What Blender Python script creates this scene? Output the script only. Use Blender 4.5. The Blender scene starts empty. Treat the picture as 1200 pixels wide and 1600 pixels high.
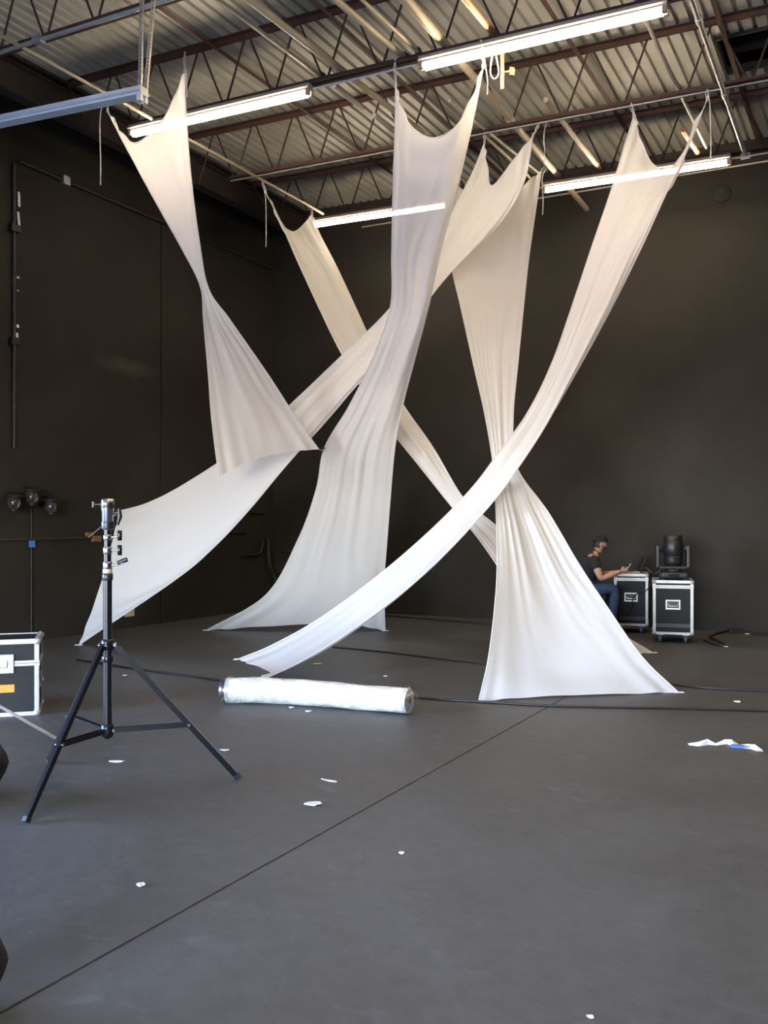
import bpy, bmesh, math, random
from mathutils import Vector, Matrix, noise
random.seed(7)
S = bpy.context.scene
C = S.collection

# ------------------------------------------------------------------ camera
YAW = math.radians(28.1); FPX = 1450.0; HOR = 815.0; CAMH = 1.63
SY, CY = math.sin(YAW), math.cos(YAW)
RV = Vector((CY, SY, 0)); FV = Vector((-SY, CY, 0))
cam = bpy.data.objects.new('camera', bpy.data.cameras.new('camera')); C.objects.link(cam)
cam.location = (0, 0, CAMH); cam.rotation_euler = (math.pi/2, 0, YAW)
cam.data.sensor_width = 36; cam.data.lens = FPX/1600*36; cam.data.shift_y = 15/1600
cam.data.clip_start = .05; cam.data.clip_end = 300
S.camera = cam

# ------------------------------------------------------------------ world, daylight, exposure
W = bpy.data.worlds.new('World'); S.world = W; W.use_nodes = True
wn = W.node_tree; wn.nodes.clear()
sky = wn.nodes.new('ShaderNodeTexSky'); sky.sky_type = 'NISHITA'; sky.sun_disc = False
sky.sun_elevation = math.radians(48); sky.sun_rotation = math.radians(120); sky.ozone_density = 2.5; sky.dust_density = .3
bg = wn.nodes.new('ShaderNodeBackground'); bg.inputs['Strength'].default_value = 3.0
wo = wn.nodes.new('ShaderNodeOutputWorld')
tint = wn.nodes.new('ShaderNodeMixRGB'); tint.blend_type = 'MULTIPLY'; tint.inputs[0].default_value = 1; tint.inputs[2].default_value = (1.0,.93,1.03,1)
wn.links.new(sky.outputs[0], tint.inputs[1]); wn.links.new(tint.outputs[0], bg.inputs[0]); wn.links.new(bg.outputs[0], wo.inputs[0])
S.view_settings.view_transform = 'Standard'; S.view_settings.look = 'None'
S.view_settings.gamma = 1; S.view_settings.use_curve_mapping = False
S.view_settings.exposure = 1.87
LAMP_STRENGTH = 26.0

# room: X along the joists, Y towards the back wall
XL, XR, YB, YF = -10.15, 8.0, 14.55, -6.0
DOOR = (-5.2, 1.6, 4.2)          # y0, y1, height of the open loading door in the left wall
FDOOR = (-4.6, .8, 3.2)         # x0, x1, height of the open loading door behind the camera
pl = bpy.data.lights.new('daylight_portal', 'AREA'); pl.shape = 'RECTANGLE'; pl.size = DOOR[1]-DOOR[0]; pl.size_y = DOOR[2]
pl.cycles.is_portal = True
po = bpy.data.objects.new('daylight_portal', pl); C.objects.link(po)
pl2 = bpy.data.lights.new('daylight_portal', 'AREA'); pl2.shape = 'RECTANGLE'; pl2.size = FDOOR[1]-FDOOR[0]; pl2.size_y = FDOOR[2]; pl2.cycles.is_portal = True
po2 = bpy.data.objects.new('daylight_portal', pl2); C.objects.link(po2)
po2.location = ((FDOOR[0]+FDOOR[1])/2, YF-.1, FDOOR[2]/2); po2.rotation_euler = (math.pi/2, 0, 0)
po.location = (XL-.1, (DOOR[0]+DOOR[1])/2, DOOR[2]/2); po.rotation_euler = (math.pi/2, 0, -math.pi/2)

def roof(x): return 7.2-.022*x            # underside of the steel deck
JD = .78                                  # joist depth
def chord(x): return roof(x)-JD           # underside of the bottom chord

# ------------------------------------------------------------------ picture measurements -> places
def at(px, py, z):
    a = (px-600)/FPX*z
    return Vector((-SY*z+CY*a, CY*z+SY*a, CAMH-(py-HOR)/FPX*z))
def on_floor(px, py, h=0.0):
    return at(px, py, FPX*(CAMH-h)/(py-HOR))
def at_h(px, py, h):
    return at(px, py, FPX*(h-CAMH)/(HOR-py))
def at_y(px, py, Y):
    return at(px, py, Y/(CY+SY*(px-600)/FPX))
def at_x(px, py, X):
    return at(px, py, X/(-SY+CY*(px-600)/FPX))
def at_chord(px, py, off=0.0):
    p = at_h(px, py, 6.6)
    for _ in range(6): p = at_h(px, py, chord(p.x)+off)
    return p

# ------------------------------------------------------------------ materials
def mat(name, col, rough=.6, metal=0, spec=.5):
    m = bpy.data.materials.new(name); m.use_nodes = True
    b = m.node_tree.nodes['Principled BSDF']
    b.inputs['Base Color'].default_value = (*col, 1); b.inputs['Roughness'].default_value = rough
    b.inputs['Metallic'].default_value = metal; b.inputs['Specular IOR Level'].default_value = spec
    return m
def nodes(m): return m.node_tree.nodes, m.node_tree.links, m.node_tree.nodes['Principled BSDF']
def noisy(name, stops, scale, rough=.6, metal=0, detail=6, bump=0, bscale=None, dist=.4, stretch=(1,1,1), spec=.5, coord='Object', rvar=0):
    m = mat(name, stops[0][1], rough, metal, spec); n, l, b = nodes(m)
    tc = n.new('ShaderNodeTexCoord'); mp = n.new('ShaderNodeMapping'); mp.inputs['Scale'].default_value = stretch
    l.new(tc.outputs[coord], mp.inputs[0])
    t = n.new('ShaderNodeTexNoise'); t.inputs['Scale'].default_value = scale; t.inputs['Detail'].default_value = detail
    t.inputs['Distortion'].default_value = dist; t.inputs['Roughness'].default_value = .62
    l.new(mp.outputs[0], t.inputs['Vector'])
    r = n.new('ShaderNodeValToRGB'); r.color_ramp.elements.remove(r.color_ramp.elements[0])
    r.color_ramp.elements[0].position = stops[0][0]; r.color_ramp.elements[0].color = (*stops[0][1], 1)
    for p, c in stops[1:]:
        e = r.color_ramp.elements.new(p); e.color = (*c, 1)
    l.new(t.outputs['Fac'], r.inputs[0]); l.new(r.outputs[0], b.inputs['Base Color'])
    if rvar:
        mr = n.new('ShaderNodeMapRange'); mr.inputs[3].default_value = rough-rvar; mr.inputs[4].default_value = rough+rvar
        l.new(t.outputs['Fac'], mr.inputs[0]); l.new(mr.outputs[0], b.inputs['Roughness'])
    if bump:
        t2 = n.new('ShaderNodeTexNoise'); t2.inputs['Scale'].default_value = bscale or scale*6; t2.inputs['Detail'].default_value = 5
        l.new(tc.outputs[coord], t2.inputs['Vector'])
        bp = n.new('ShaderNodeBump'); bp.inputs['Strength'].default_value = bump; bp.inputs['Distance'].default_value = .02
        l.new(t2.outputs['Fac'], bp.inputs['Height']); l.new(bp.outputs[0], b.inputs['Normal'])
    return m
M = {}
M['wall'] = noisy('black_wall_paint', [(.3,(.018,.016,.0125)), (.55,(.025,.023,.0185)), (.8,(.034,.0315,.026))], .55, .62, bump=.12, bscale=28, detail=8, spec=.15)
def wall_scuff(m, y, z, ry, rz):                 # pale worn smear on the left wall
    n, l, b = nodes(m); ramp = b.inputs['Base Color'].links[0].from_node
    tc = n.new('ShaderNodeTexCoord'); mp = n.new('ShaderNodeMapping'); mp.vector_type = 'POINT'
    mp.inputs['Location'].default_value = (0, -y/ry, -z/rz); mp.inputs['Scale'].default_value = (0, 1/ry, 1/rz)
    l.new(tc.outputs['Object'], mp.inputs[0]); ln = n.new('ShaderNodeVectorMath'); ln.operation = 'LENGTH'; l.new(mp.outputs[0], ln.inputs[0])
    nz = n.new('ShaderNodeTexNoise'); nz.inputs['Scale'].default_value = 4; nz.inputs['Detail'].default_value = 6; l.new(tc.outputs['Object'], nz.inputs['Vector'])
    ad = n.new('ShaderNodeMath'); ad.operation = 'ADD'; l.new(ln.outputs['Value'], ad.inputs[0]); l.new(nz.outputs['Fac'], ad.inputs[1])
    mr = n.new('ShaderNodeMapRange'); mr.inputs[1].default_value = 1.5; mr.inputs[2].default_value = .6; mr.inputs[3].default_value = 0; mr.inputs[4].default_value = .55
    l.new(ad.outputs[0], mr.inputs[0]); mx = n.new('ShaderNodeMixRGB'); mx.inputs[2].default_value = (.075,.07,.06,1)
    l.new(mr.outputs[0], mx.inputs[0]); l.new(ramp.outputs[0], mx.inputs[1]); l.new(mx.outputs[0], b.inputs['Base Color'])
_sp = at_x(195, 573, XL); wall_scuff(M['wall'], _sp.y, _sp.z, .75, .16)
M['joint'] = mat('dark_sealant', (.006,.006,.005), .9)
def floor_mat():
    m = noisy('black_floor_paint', [(.28,(.045,.0458,.044)), (.5,(.060,.0608,.0588)), (.68,(.073,.0742,.0718)), (.85,(.094,.096,.094))], .8, .56, bump=.07, bscale=22, detail=9, dist=.8, spec=.4, rvar=.1)
    n, l, b = nodes(m)
    ramp = b.inputs['Base Color'].links[0].from_node
    tc = n.new('ShaderNodeTexCoord')
    t = n.new('ShaderNodeTexNoise'); t.inputs['Scale'].default_value = 3.3; t.inputs['Detail'].default_value = 9; t.inputs['Distortion'].default_value = 1.6
    mp = n.new('ShaderNodeMapping'); mp.inputs['Scale'].default_value = (1, 2.1, 1); mp.inputs['Rotation'].default_value = (0,0,.5)
    l.new(tc.outputs['Object'], mp.inputs[0]); l.new(mp.outputs[0], t.inputs['Vector'])
    cr = n.new('ShaderNodeValToRGB'); cr.color_ramp.elements[0].position = .60; cr.color_ramp.elements[0].color = (0,0,0,1)
    cr.color_ramp.elements[1].position = .78; cr.color_ramp.elements[1].color = (.35,.35,.35,1)
    l.new(t.outputs['Fac'], cr.inputs[0])
    mx = n.new('ShaderNodeMixRGB'); mx.inputs[2].default_value = (.14,.14,.14,1)
    l.new(cr.outputs[0], mx.inputs[0]); l.new(ramp.outputs[0], mx.inputs[1])
    t3 = n.new('ShaderNodeTexNoise'); t3.inputs['Scale'].default_value = 9; t3.inputs['Detail'].default_value = 10; t3.inputs['Roughness'].default_value = .75
    l.new(tc.outputs['Object'], t3.inputs['Vector']); m3 = n.new('ShaderNodeMapRange'); m3.inputs[1].default_value = .25; m3.inputs[2].default_value = .75; m3.inputs[3].default_value = .72; m3.inputs[4].default_value = 1.28
    l.new(t3.outputs['Fac'], m3.inputs[0]); mm = n.new('ShaderNodeMixRGB'); mm.blend_type = 'MULTIPLY'; mm.inputs[0].default_value = 1
    l.new(mx.outputs[0], mm.inputs[1]); l.new(m3.outputs[0], mm.inputs[2]); l.new(mm.outputs[0], b.inputs['Base Color'])
    return m
M['floor'] = floor_mat()
M['deck'] = noisy('painted_steel_deck', [(.25,(.20,.197,.16)), (.5,(.35,.348,.30)), (.8,(.45,.447,.39))], 1.1, .5, metal=.15, detail=7, stretch=(1,.35,1), dist=.6)
M['asphalt'] = noisy('pale_asphalt', [(.3,(.13,.135,.14)), (.7,(.18,.185,.19))], 3, .9)
M['roof'] = mat('roof_board', (.05,.05,.05), .9)
M['joist'] = noisy('red_oxide_steel', [(.3,(.042,.018,.012)), (.6,(.070,.030,.020)), (.85,(.11,.050,.033))], 3, .7, detail=6)
M['web'] = noisy('dark_oxide_rod', [(.3,(.030,.014,.009)), (.7,(.060,.028,.018))], 5, .7)
M['black_soffit'] = noisy('black_overspray', [(.3,(.010,.009,.008)), (.7,(.018,.016,.014))], 2, .8)
M['galv'] = noisy('galvanised_steel', [(.3,(.42,.43,.42)), (.7,(.62,.63,.62))], 9, .38, metal=.75)
M['conduit'] = noisy('dull_conduit', [(.3,(.36,.34,.29)), (.7,(.52,.50,.44))], 4, .45, metal=.45, stretch=(1,.3,1))
M['ypipe'] = noisy('cream_painted_pipe', [(.3,(.36,.31,.20)), (.7,(.48,.42,.29))], 3, .5, stretch=(1,.3,1))
M['opipe'] = noisy('copper_pipe', [(.3,(.48,.24,.11)), (.7,(.60,.34,.17))], 4, .45, metal=.3)
M['housing'] = mat('brown_enamel', (.30,.26,.22), .5)  # enamel in one even warm brown
M['housing_daylit'] = noisy('daylight_tinted_enamel', [(.3,(.55,.58,.58)), (.7,(.66,.69,.69))], 2, .35, metal=.2)  # grey enamel with the bluish cast of daylight put into its colour
M['rope'] = noisy('white_cord', [(.3,(.50,.48,.43)), (.7,(.70,.68,.62))], 60, .9)
M['cable'] = mat('black_rubber', (.008,.008,.008), .45)
M['black_metal'] = mat('black_powder_coat', (.005,.005,.006), .3, .0, .4)
M['chrome'] = mat('chrome_steel', (.55,.57,.60), .22, 1)
M['dark_plastic'] = mat('dark_plastic', (.012,.012,.013), .4)
M['laminate'] = noisy('black_laminate', [(.3,(.006,.0062,.0065)), (.7,(.010,.0105,.011))], 40, .5, spec=.25, bump=.15, bscale=250)
M['alu'] = noisy('brushed_aluminium', [(.3,(.38,.38,.365)), (.7,(.50,.50,.485))], 8, .42, metal=.5)
M['caster'] = mat('blue_grey_wheel', (.10,.13,.17), .5)
M['orange'] = mat('orange_label', (.75,.26,.03), .6)
M['white_paper'] = noisy('white_scrap', [(.3,(.62,.62,.60)), (.7,(.78,.78,.76))], 12, .8)
M['blue_tape'] = mat('blue_tape', (.05,.14,.42), .6)
M['skin'] = noisy('skin', [(.3,(.46,.24,.16)), (.7,(.54,.30,.21))], 9, .5)
M['tshirt'] = noisy('black_cotton', [(.3,(.008,.008,.009)), (.7,(.014,.014,.015))], 14, .9)
M['jeans'] = noisy('blue_denim', [(.3,(.020,.040,.085)), (.7,(.036,.066,.125))], 16, .85)
M['hair'] = mat('dark_hair', (.010,.007,.006), .6)
M['mask'] = mat('grey_mask', (.055,.075,.085), .8)
M['shoe'] = mat('black_shoe', (.012,.012,.012), .6)
M['rust'] = noisy('rusty_clamp', [(.3,(.10,.045,.025)), (.7,(.20,.10,.06))], 20, .8)
M['jar'] = mat('dusty_glass', (.035,.035,.033), .22); M['jar'].node_tree.nodes['Principled BSDF'].inputs['Transmission Weight'].default_value = .35
M['brass'] = mat('brass', (.45,.40,.18), .4, .7)
M['lens'] = mat('lamp_lens', (.02,.02,.022), .1, 0, .8)
M['screen'] = mat('laptop_screen', (.01,.01,.012), .2)
M['phone'] = mat('pale_phone', (.55,.56,.58), .3)
M['bag'] = noisy('black_nylon', [(.3,(.006,.006,.007)), (.7,(.012,.012,.013))], 30, .8, bump=.3, bscale=90)
def tube_mat():
    m = bpy.data.materials.new('lit_fluorescent_tube'); m.use_nodes = True; n = m.node_tree.nodes; l = m.node_tree.links; n.clear()
    e = n.new('ShaderNodeEmission'); e.inputs[0].default_value = (1,.80,.57,1); e.inputs[1].default_value = LAMP_STRENGTH
    o = n.new('ShaderNodeOutputMaterial'); l.new(e.outputs[0], o.inputs[0]); return m
M['tube'] = tube_mat()
def fabric_mat():
    m = bpy.data.materials.new('white_stretch_fabric'); m.use_nodes = True; n = m.node_tree.nodes; l = m.node_tree.links; n.clear()
    d = n.new('ShaderNodeBsdfDiffuse'); d.inputs[0].default_value = (.80,.79,.775,1)
    t = n.new('ShaderNodeBsdfTranslucent'); t.inputs[0].default_value = (.80,.78,.75,1)
    p = n.new('ShaderNodeBsdfTransparent'); p.inputs[0].default_value = (1,1,1,1)
    m1 = n.new('ShaderNodeMixShader'); m1.inputs[0].default_value = .36
    m2 = n.new('ShaderNodeMixShader'); m2.inputs[0].default_value = .055
    o = n.new('ShaderNodeOutputMaterial')
    tc = n.new('ShaderNodeTexCoord'); nz = n.new('ShaderNodeTexNoise'); nz.inputs['Scale'].default_value = 5; nz.inputs['Detail'].default_value = 3
    bp = n.new('ShaderNodeBump'); bp.inputs['Strength'].default_value = .12; bp.inputs['Distance'].default_value = .05
    l.new(tc.outputs['Object'], nz.inputs['Vector']); l.new(nz.outputs['Fac'], bp.inputs['Height'])
    l.new(bp.outputs[0], d.inputs['Normal'])
    l.new(d.outputs[0], m1.inputs[1]); l.new(t.outputs[0], m1.inputs[2])
    l.new(m1.outputs[0], m2.inputs[1]); l.new(p.outputs[0], m2.inputs[2]); l.new(m2.outputs[0], o.inputs[0])
    return m
M['fabric'] = fabric_mat()
def wrap_mat():
    m = noisy('clear_plastic_wrap', [(.3,(.46,.45,.415)), (.7,(.60,.595,.57))], 6, .25, bump=1.0, bscale=14, spec=.7)
    return m
M['wrap'] = wrap_mat()
def film_mat():
    m = bpy.data.materials.new('clear_film'); m.use_nodes = True; n = m.node_tree.nodes; l = m.node_tree.links; n.clear()
    g = n.new('ShaderNodeBsdfGlossy'); g.inputs[0].default_value = (.8,.8,.8,1); g.inputs['Roughness'].default_value = .25
    p = n.new('ShaderNodeBsdfTransparent'); p.inputs[0].default_value = (.92,.92,.92,1)
    mx = n.new('ShaderNodeMixShader'); mx.inputs[0].default_value = .22; o = n.new('ShaderNodeOutputMaterial')
    l.new(p.outputs[0], mx.inputs[1]); l.new(g.outputs[0], mx.inputs[2]); l.new(mx.outputs[0], o.inputs[0]); return m
M['film'] = film_mat()

# ------------------------------------------------------------------ mesh helpers
class MB:
    def __init__(s): s.v = []; s.f = []; s.sm = []
    def add(s, v, f, smooth=False):
        o = len(s.v); s.v += [tuple(p) for p in v]; s.f += [tuple(i+o for i in q) for q in f]; s.sm += [smooth]*len(f); return s
    def box(s, lo, hi, mtx=None):
        x0,y0,z0 = lo; x1,y1,z1 = hi
        v = [Vector(p) for p in ((x0,y0,z0),(x1,y0,z0),(x1,y1,z0),(x0,y1,z0),(x0,y0,z1),(x1,y0,z1),(x1,y1,z1),(x0,y1,z1))]
        if mtx: v = [mtx @ p for p in v]
        return s.add(v, [(0,3,2,1),(4,5,6,7),(0,1,5,4),(1,2,6,5),(2,3,7,6),(3,0,4,7)])
    def bbox(s, lo, hi, b=.01, mtx=None):           # box with chamfered edges
        bm = bmesh.new(); bmesh.ops.create_cube(bm, size=1)
        c = [(lo[i]+hi[i])/2 for i in range(3)]; d = [hi[i]-lo[i] for i in range(3)]
        for v in bm.verts: v.co = Vector((c[0]+v.co.x*d[0], c[1]+v.co.y*d[1], c[2]+v.co.z*d[2]))
        bmesh.ops.bevel(bm, geom=bm.edges[:], offset=b, segments=2, affect='EDGES', profile=.6)
        bm.verts.index_update()
        v = [mtx @ p.co if mtx else p.co.copy() for p in bm.verts]; f = [[q.index for q in p.verts] for p in bm.faces]; bm.free()
        return s.add(v, f)
    def tube(s, pts, r, n=8, caps=True, smooth=True):
        pts = [Vector(p) for p in pts]; rs = r if isinstance(r, (list, tuple)) else [r]*len(pts)
        v = []; f = []; up = None
        for i, p in enumerate(pts):
            t = (pts[min(i+1, len(pts)-1)]-pts[max(i-1, 0)])
            if t.length < 1e-9: t = Vector((0,0,1))
            t.normalize()
            if up is None: up = t.orthogonal().normalized()
            else:
                up = up-t*up.dot(t)
                up = up.normalized() if up.length > 1e-6 else t.orthogonal().normalized()
            w = t.cross(up)
            for k in range(n):
                a = 2*math.pi*k/n; v.append(p+(up*math.cos(a)+w*math.sin(a))*rs[i])
        for i in range(len(pts)-1):
            for k in range(n): f.append((i*n+k, i*n+(k+1)%n, (i+1)*n+(k+1)%n, (i+1)*n+k))
        s.add(v, f, smooth)
        if caps:
            o = len(pts)-1
            s.add(v[:n], [tuple(reversed(range(n)))]); s.add(v[o*n:], [tuple(range(n))])
        return s
    def bar(s, a, b, w, h, up=(0,0,1)):              # rectangular bar from a to b
        a, b = Vector(a), Vector(b); t = (b-a).normalized(); u = Vector(up); u = u-t*u.dot(t)
        u = u.normalized() if u.length > 1e-4 else t.orthogonal().normalized(); x = t.cross(u)
        v = [p+x*i*w/2+u*j*h/2 for p in (a, b) for i, j in ((-1,-1),(1,-1),(1,1),(-1,1))]
        return s.add(v, [(3,2,1,0),(4,5,6,7),(0,1,5,4),(1,2,6,5),(2,3,7,6),(3,0,4,7)])
    def lathe(s, prof, n=20, mtx=None, smooth=True):  # prof: (radius, height)
        v = []; f = []
        for r, z in prof:
            for k in range(n):
                a = 2*math.pi*k/n; p = Vector((r*math.cos(a), r*math.sin(a), z)); v.append(mtx @ p if mtx else p)
        for i in range(len(prof)-1):
            for k in range(n): f.append((i*n+k, i*n+(k+1)%n, (i+1)*n+(k+1)%n, (i+1)*n+k))
        s.add(v, f, smooth); o = (len(prof)-1)*n
        s.add(v[:n], [tuple(reversed(range(n)))]); s.add(v[o:], [tuple(range(n))])
        return s
    def mesh(s, name):
        me = bpy.data.meshes.new(name); me.from_pydata(s.v, [], s.f); me.update()
        me.polygons.foreach_set('use_smooth', s.sm); return me
    def build(s, name, m, parent=None, keep=False):
        me = s.mesh(name); me.materials.append(M[m]); return link(name, me, parent)
def link(name, me, parent=None):
    o = bpy.data.objects.new(name, me); C.objects.link(o)
    if parent: o.parent = parent
    return o
def tag(o, label, cat, group=None, kind=None):
    o['label'] = label; o['category'] = cat
    if group: o['group'] = group
    if kind: o['kind'] = kind
    return o
def thing(name, label, cat, loc=(0,0,0), rz=0, group=None):
    o = bpy.data.objects.new(name, None); o.empty_display_size = .2; C.objects.link(o)
    o.location = loc; o.rotation_euler = (0,0,rz); return tag(o, label, cat, group)
def struct(o): o['kind'] = 'structure'; return o
def rotz(a): return Matrix.Rotation(a, 4, 'Z')
def spline(pts, n=8):
    pts = [Vector(p) for p in pts]; out = []
    for i in range(len(pts)-1):
        a = pts[max(i-1,0)]; b = pts[i]; c = pts[i+1]; d = pts[min(i+2, len(pts)-1)]
        for k in range(n):
            t = k/n
            out.append(.5*((2*b)+(c-a)*t+(2*a-5*b+4*c-d)*t*t+(3*b-a-3*c+d)*t**3))
    return out+[pts[-1]]

# ================================================================== STRUCTURE
# floor: two poured slabs with the control joint seen running towards the back
JX = -2.57
fl = struct(MB().box((XL-.3, YF-.3, -.30), (XR+.3, YB+.3, -.0048)).build('floor', 'floor'))
MB().bbox((XL-.3, YF-.3, -.0046), (JX-.0085, YB+.3, 0), .0018).build('floor_slab', 'floor', fl)
MB().bbox((JX+.0085, YF-.3, -.0046), (XR+.3, YB+.3, 0), .0018).build('floor_slab', 'floor', fl)
struct(MB().box((XL-60, YF-60, -.6), (XL-.31, YB+40, -.05)).box((XL-.31, YF-60, -.6), (XR+40, YF-.31, -.05)).build('floor_outside', 'asphalt'))

wb = struct(MB().box((XL-.2, YB, -.02), (XR+.2, YB+.2, 8.2)).build('wall_back', 'wall'))
struct(MB().box((XR, YF, -.02), (XR+.2, YB, 8.0)).build('wall_right', 'wall'))
struct(MB().box((XL-.2, YF-.2, -.02), (FDOOR[0], YF, 8.0)).box((FDOOR[1], YF-.2, -.02), (XR+.2, YF, 8.0)).box((FDOOR[0], YF-.2, FDOOR[2]), (FDOOR[1], YF, 8.0)).build('wall_front', 'wall'))
# left wall: concrete panels, open loading door outside the frame
wl = struct(MB().box((XL-.24, DOOR[1], -.02), (XL-.045, YB, 8.2)).box((XL-.24, YF, -.02), (XL-.045, DOOR[0], 8.2)).box((XL-.24, DOOR[0], DOOR[2]), (XL-.045, DOOR[1], 8.2)).build('wall_left', 'joint'))
for y0, y1, z0 in ((YF, DOOR[0], -.02), (DOOR[0], DOOR[1], DOOR[2]), (DOOR[1]+.0, 8.0, -.02), (8.012, 11.42, -.02), (11.445, YB, -.02)):
    MB().bbox((XL-.044, y0, z0), (XL, y1, 8.2), .008).build('wall_panel', 'wall', wl)

# ceiling: roof board above a ribbed steel deck laid across the joists
def slab_x(x0, x1, y0, y1, dz0, dz1, mb=None):
    mb = mb or MB()
    v = [(x, y, roof(x)+d) for d in (dz0, dz1) for x, y in ((x0,y0),(x1,y0),(x1,y1),(x0,y1))]
    return mb.add(v, [(0,3,2,1),(4,5,6,7),(0,1,5,4),(1,2,6,5),(2,3,7,6),(3,0,4,7)])
HATCH = (-1.668, .156, 11.3, 12.2)
ce = slab_x(XL-.2, HATCH[0], YF-.2, YB+.2, .06, .2)
slab_x(HATCH[1], XR+.2, YF-.2, YB+.2, .06, .2, ce); slab_x(HATCH[0], HATCH[1], YF-.2, HATCH[2], .06, .2, ce); slab_x(HATCH[0], HATCH[1], HATCH[3], YB+.2, .06, .2, ce)
slab_x(HATCH[0], HATCH[1], HATCH[2], HATCH[3], .75, .85, ce)
ce = struct(ce.build('ceiling', 'roof'))
hz = roof(-.6)
hb = MB()
for lo, hi in (((HATCH[0]-.03,HATCH[2],hz-.02),(HATCH[0],HATCH[3],hz+.8)), ((HATCH[1],HATCH[2],hz-.06),(HATCH[1]+.03,HATCH[3],hz+.8)), ((HATCH[0],HATCH[2]-.03,hz-.02),(HATCH[1],HATCH[2],hz+.8)), ((HATCH[0],HATCH[3],hz-.02),(HATCH[1],HATCH[3]+.03,hz+.8))): hb.box(lo, hi)
hb.build('hatch_curb', 'black_soffit', ce)
PITCH = .152
def deck_panel(x0, nr, y0, y1):
    prof = []
    for i in range(nr):
        b = x0+i*PITCH
        prof += [(b, 0), (b+.098, 0), (b+.112, .038), (b+.138, .038)]
    prof.append((x0+nr*PITCH, 0))
    v = [(x, y, roof(x)+h) for y in (y0, y1) for x, h in prof]
    n = len(prof)
    return MB().add(v, [(i, i+n, i+n+1, i+1) for i in range(n-1)]).build('deck_panel', 'deck', ce)
x = -9.42; k = 0
while x < XR:
    nr = 3 if x < -9.3 else 6
    if x+nr*PITCH > HATCH[0]+.02 and x < HATCH[1]-.02:
        deck_panel(x, nr, YF, HATCH[2]-.03); deck_panel(x, nr, HATCH[3]+.03, YB)
    else: deck_panel(x, nr, YF, YB)
    x += nr*PITCH
slab_x(XL, -9.40, YF, YB, -.04, .055).build('black_soffit_strip', 'black_soffit', ce)

# steel girder by the left wall that carries the joists
gz = roof(-9.45)
g = MB()
for lo, hi in (((-9.56, YF, gz-.13), (-9.38, YB, gz-.115)), ((-9.475, YF, gz-.49), (-9.465, YB, gz-.13)), ((-9.56, YF, gz-.505), (-9.38, YB, gz-.49))): g.box(lo, hi)
M['girder'] = noisy('brown_black_steel', [(.3,(.010,.008,.007)), (.7,(.026,.017,.013))], 2.5, .8)  # near-black steel mottled with brown
tag(g.build('steel_girder', 'girder'), 'dark brown steel girder running along the top of the left wall', 'girder')

# open-web joists, each with chords and single web rods
JY = [4.72+2.05*i for i in range(5)]
ROW = [.62]
jl = ['open-web steel joist nearest the camera, above the top of the frame', 'rusty open-web joist crossing the top left corner with a pale conduit under it',
      'rusty open-web joist carrying the two nearer lit fluorescent strips', 'rusty open-web joist in the middle, between the nearer and the farther lit strips', 'rusty open-web joist closest to the back wall, above the farther lit strips']
def angle_pair(x0, x1, y, ztop, down, t=.007, leg=.06, gap=.02):   # two back-to-back angles following the roof slope
    mb = MB(); s = -1 if down else 1
    for sd in (-1, 1):
        for (ya, yb, za, zb) in ((gap/2, gap/2+leg, 0, t), (gap/2, gap/2+t, 0, leg)):
            v = [(xx, y+sd*yy, roof(xx)+ztop+s*zz) for zz in (za, zb) for xx, yy in ((x0,ya),(x1,ya),(x1,yb),(x0,yb))]
            mb.add(v, [(0,3,2,1),(4,5,6,7),(0,1,5,4),(1,2,6,5),(2,3,7,6),(3,0,4,7)])
    return mb
for y, lb in zip(JY+ROW, jl+['open-web steel joist behind the camera']):
    t = thing('steel_joist', lb, 'joist', (0,0,0), 0, 'open-web roof joists')
    angle_pair(-9.5, XR, y, -.002, True, leg=.065).build('top_chord', 'joist', t)
    angle_pair(-8.35, XR-.2, y, -JD, False, leg=.055).build('bottom_chord', 'joist', t)
    x = -9.3
    first = True
    while x < (4.4 if y > 5 else -6):
        for a, b in ((x, x+.32), (x+.70-.05, x+.32+.06)):
            if first: a = x-.12
            first = False
            MB().tube([(a, y, roof(a)-.035), (b, y, roof(b)-JD+.035)], .0125, 6).build('web_rod', 'web', t)
        x += .70
# horizontal bridging angles between the joists
for i, x in enumerate((-6.95, -5.35, -3.15, -1.55)):
    o = MB().bar((x, 4.9, roof(x)-.10), (x, YB-.02, roof(x)-.10), .05, .006).bar((x-.024, 4.9, roof(x)-.08), (x-.024, YB-.02, roof(x)-.08), .006, .05).build('bridging_angle', 'joist')
    tag(o, ['brown bridging angle across the joists above the left lit strips', 'brown bridging angle across the joists above the gap between lit strips', 'brown bridging angle across the joists above the right lit strips', 'brown bridging angle across the joists beside the dark roof opening'][i], 'steel angle', 'bridging angles under the deck')

# ================================================================== CEILING PIPES AND CONDUITS
def pipe(name, label, cat, a, b, r, m, group='pipes across the joists', clamp=False, collar=None):
    a, b = Vector(a), Vector(b)
    t = tag(MB().tube([a, b], r, 10).build(name, m), label, cat, group)
    d = (b-a).normalized()
    if collar:
        for c in collar:
            p = a.lerp(b, c); MB().tube([p-d*.05, p+d*.05], r*1.4, 10).build('coupling', m, t)
    if clamp:
        MB().tube([b-d*.06, b+d*.02], r*1.6, 8).bar(b-d*.02+Vector((0,0,-.05)), b-d*.02+Vector((0,0,.05)), .05, .03, (1,0,0)).build('clamp', 'web', t)
    return t
def ext(a, b, ka=0, kb=0):
    a, b = Vector(a), Vector(b); return a+(a-b)*ka, b+(b-a)*kb
def cpipe(label, pa, pb, r, m, off=.09, ka=0, kb=0, **kw):
    a, b = ext(at_chord(*pa, off), at_chord(*pb, off), ka, kb)
    return pipe('ceiling_pipe', label, 'pipe', a, b, r, m, **kw)
cpipe('long thin conduit along the left ends of the joists, above the black wall', (46,80), (505,334), .02, 'ypipe', -.02, .25, 0)
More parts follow.
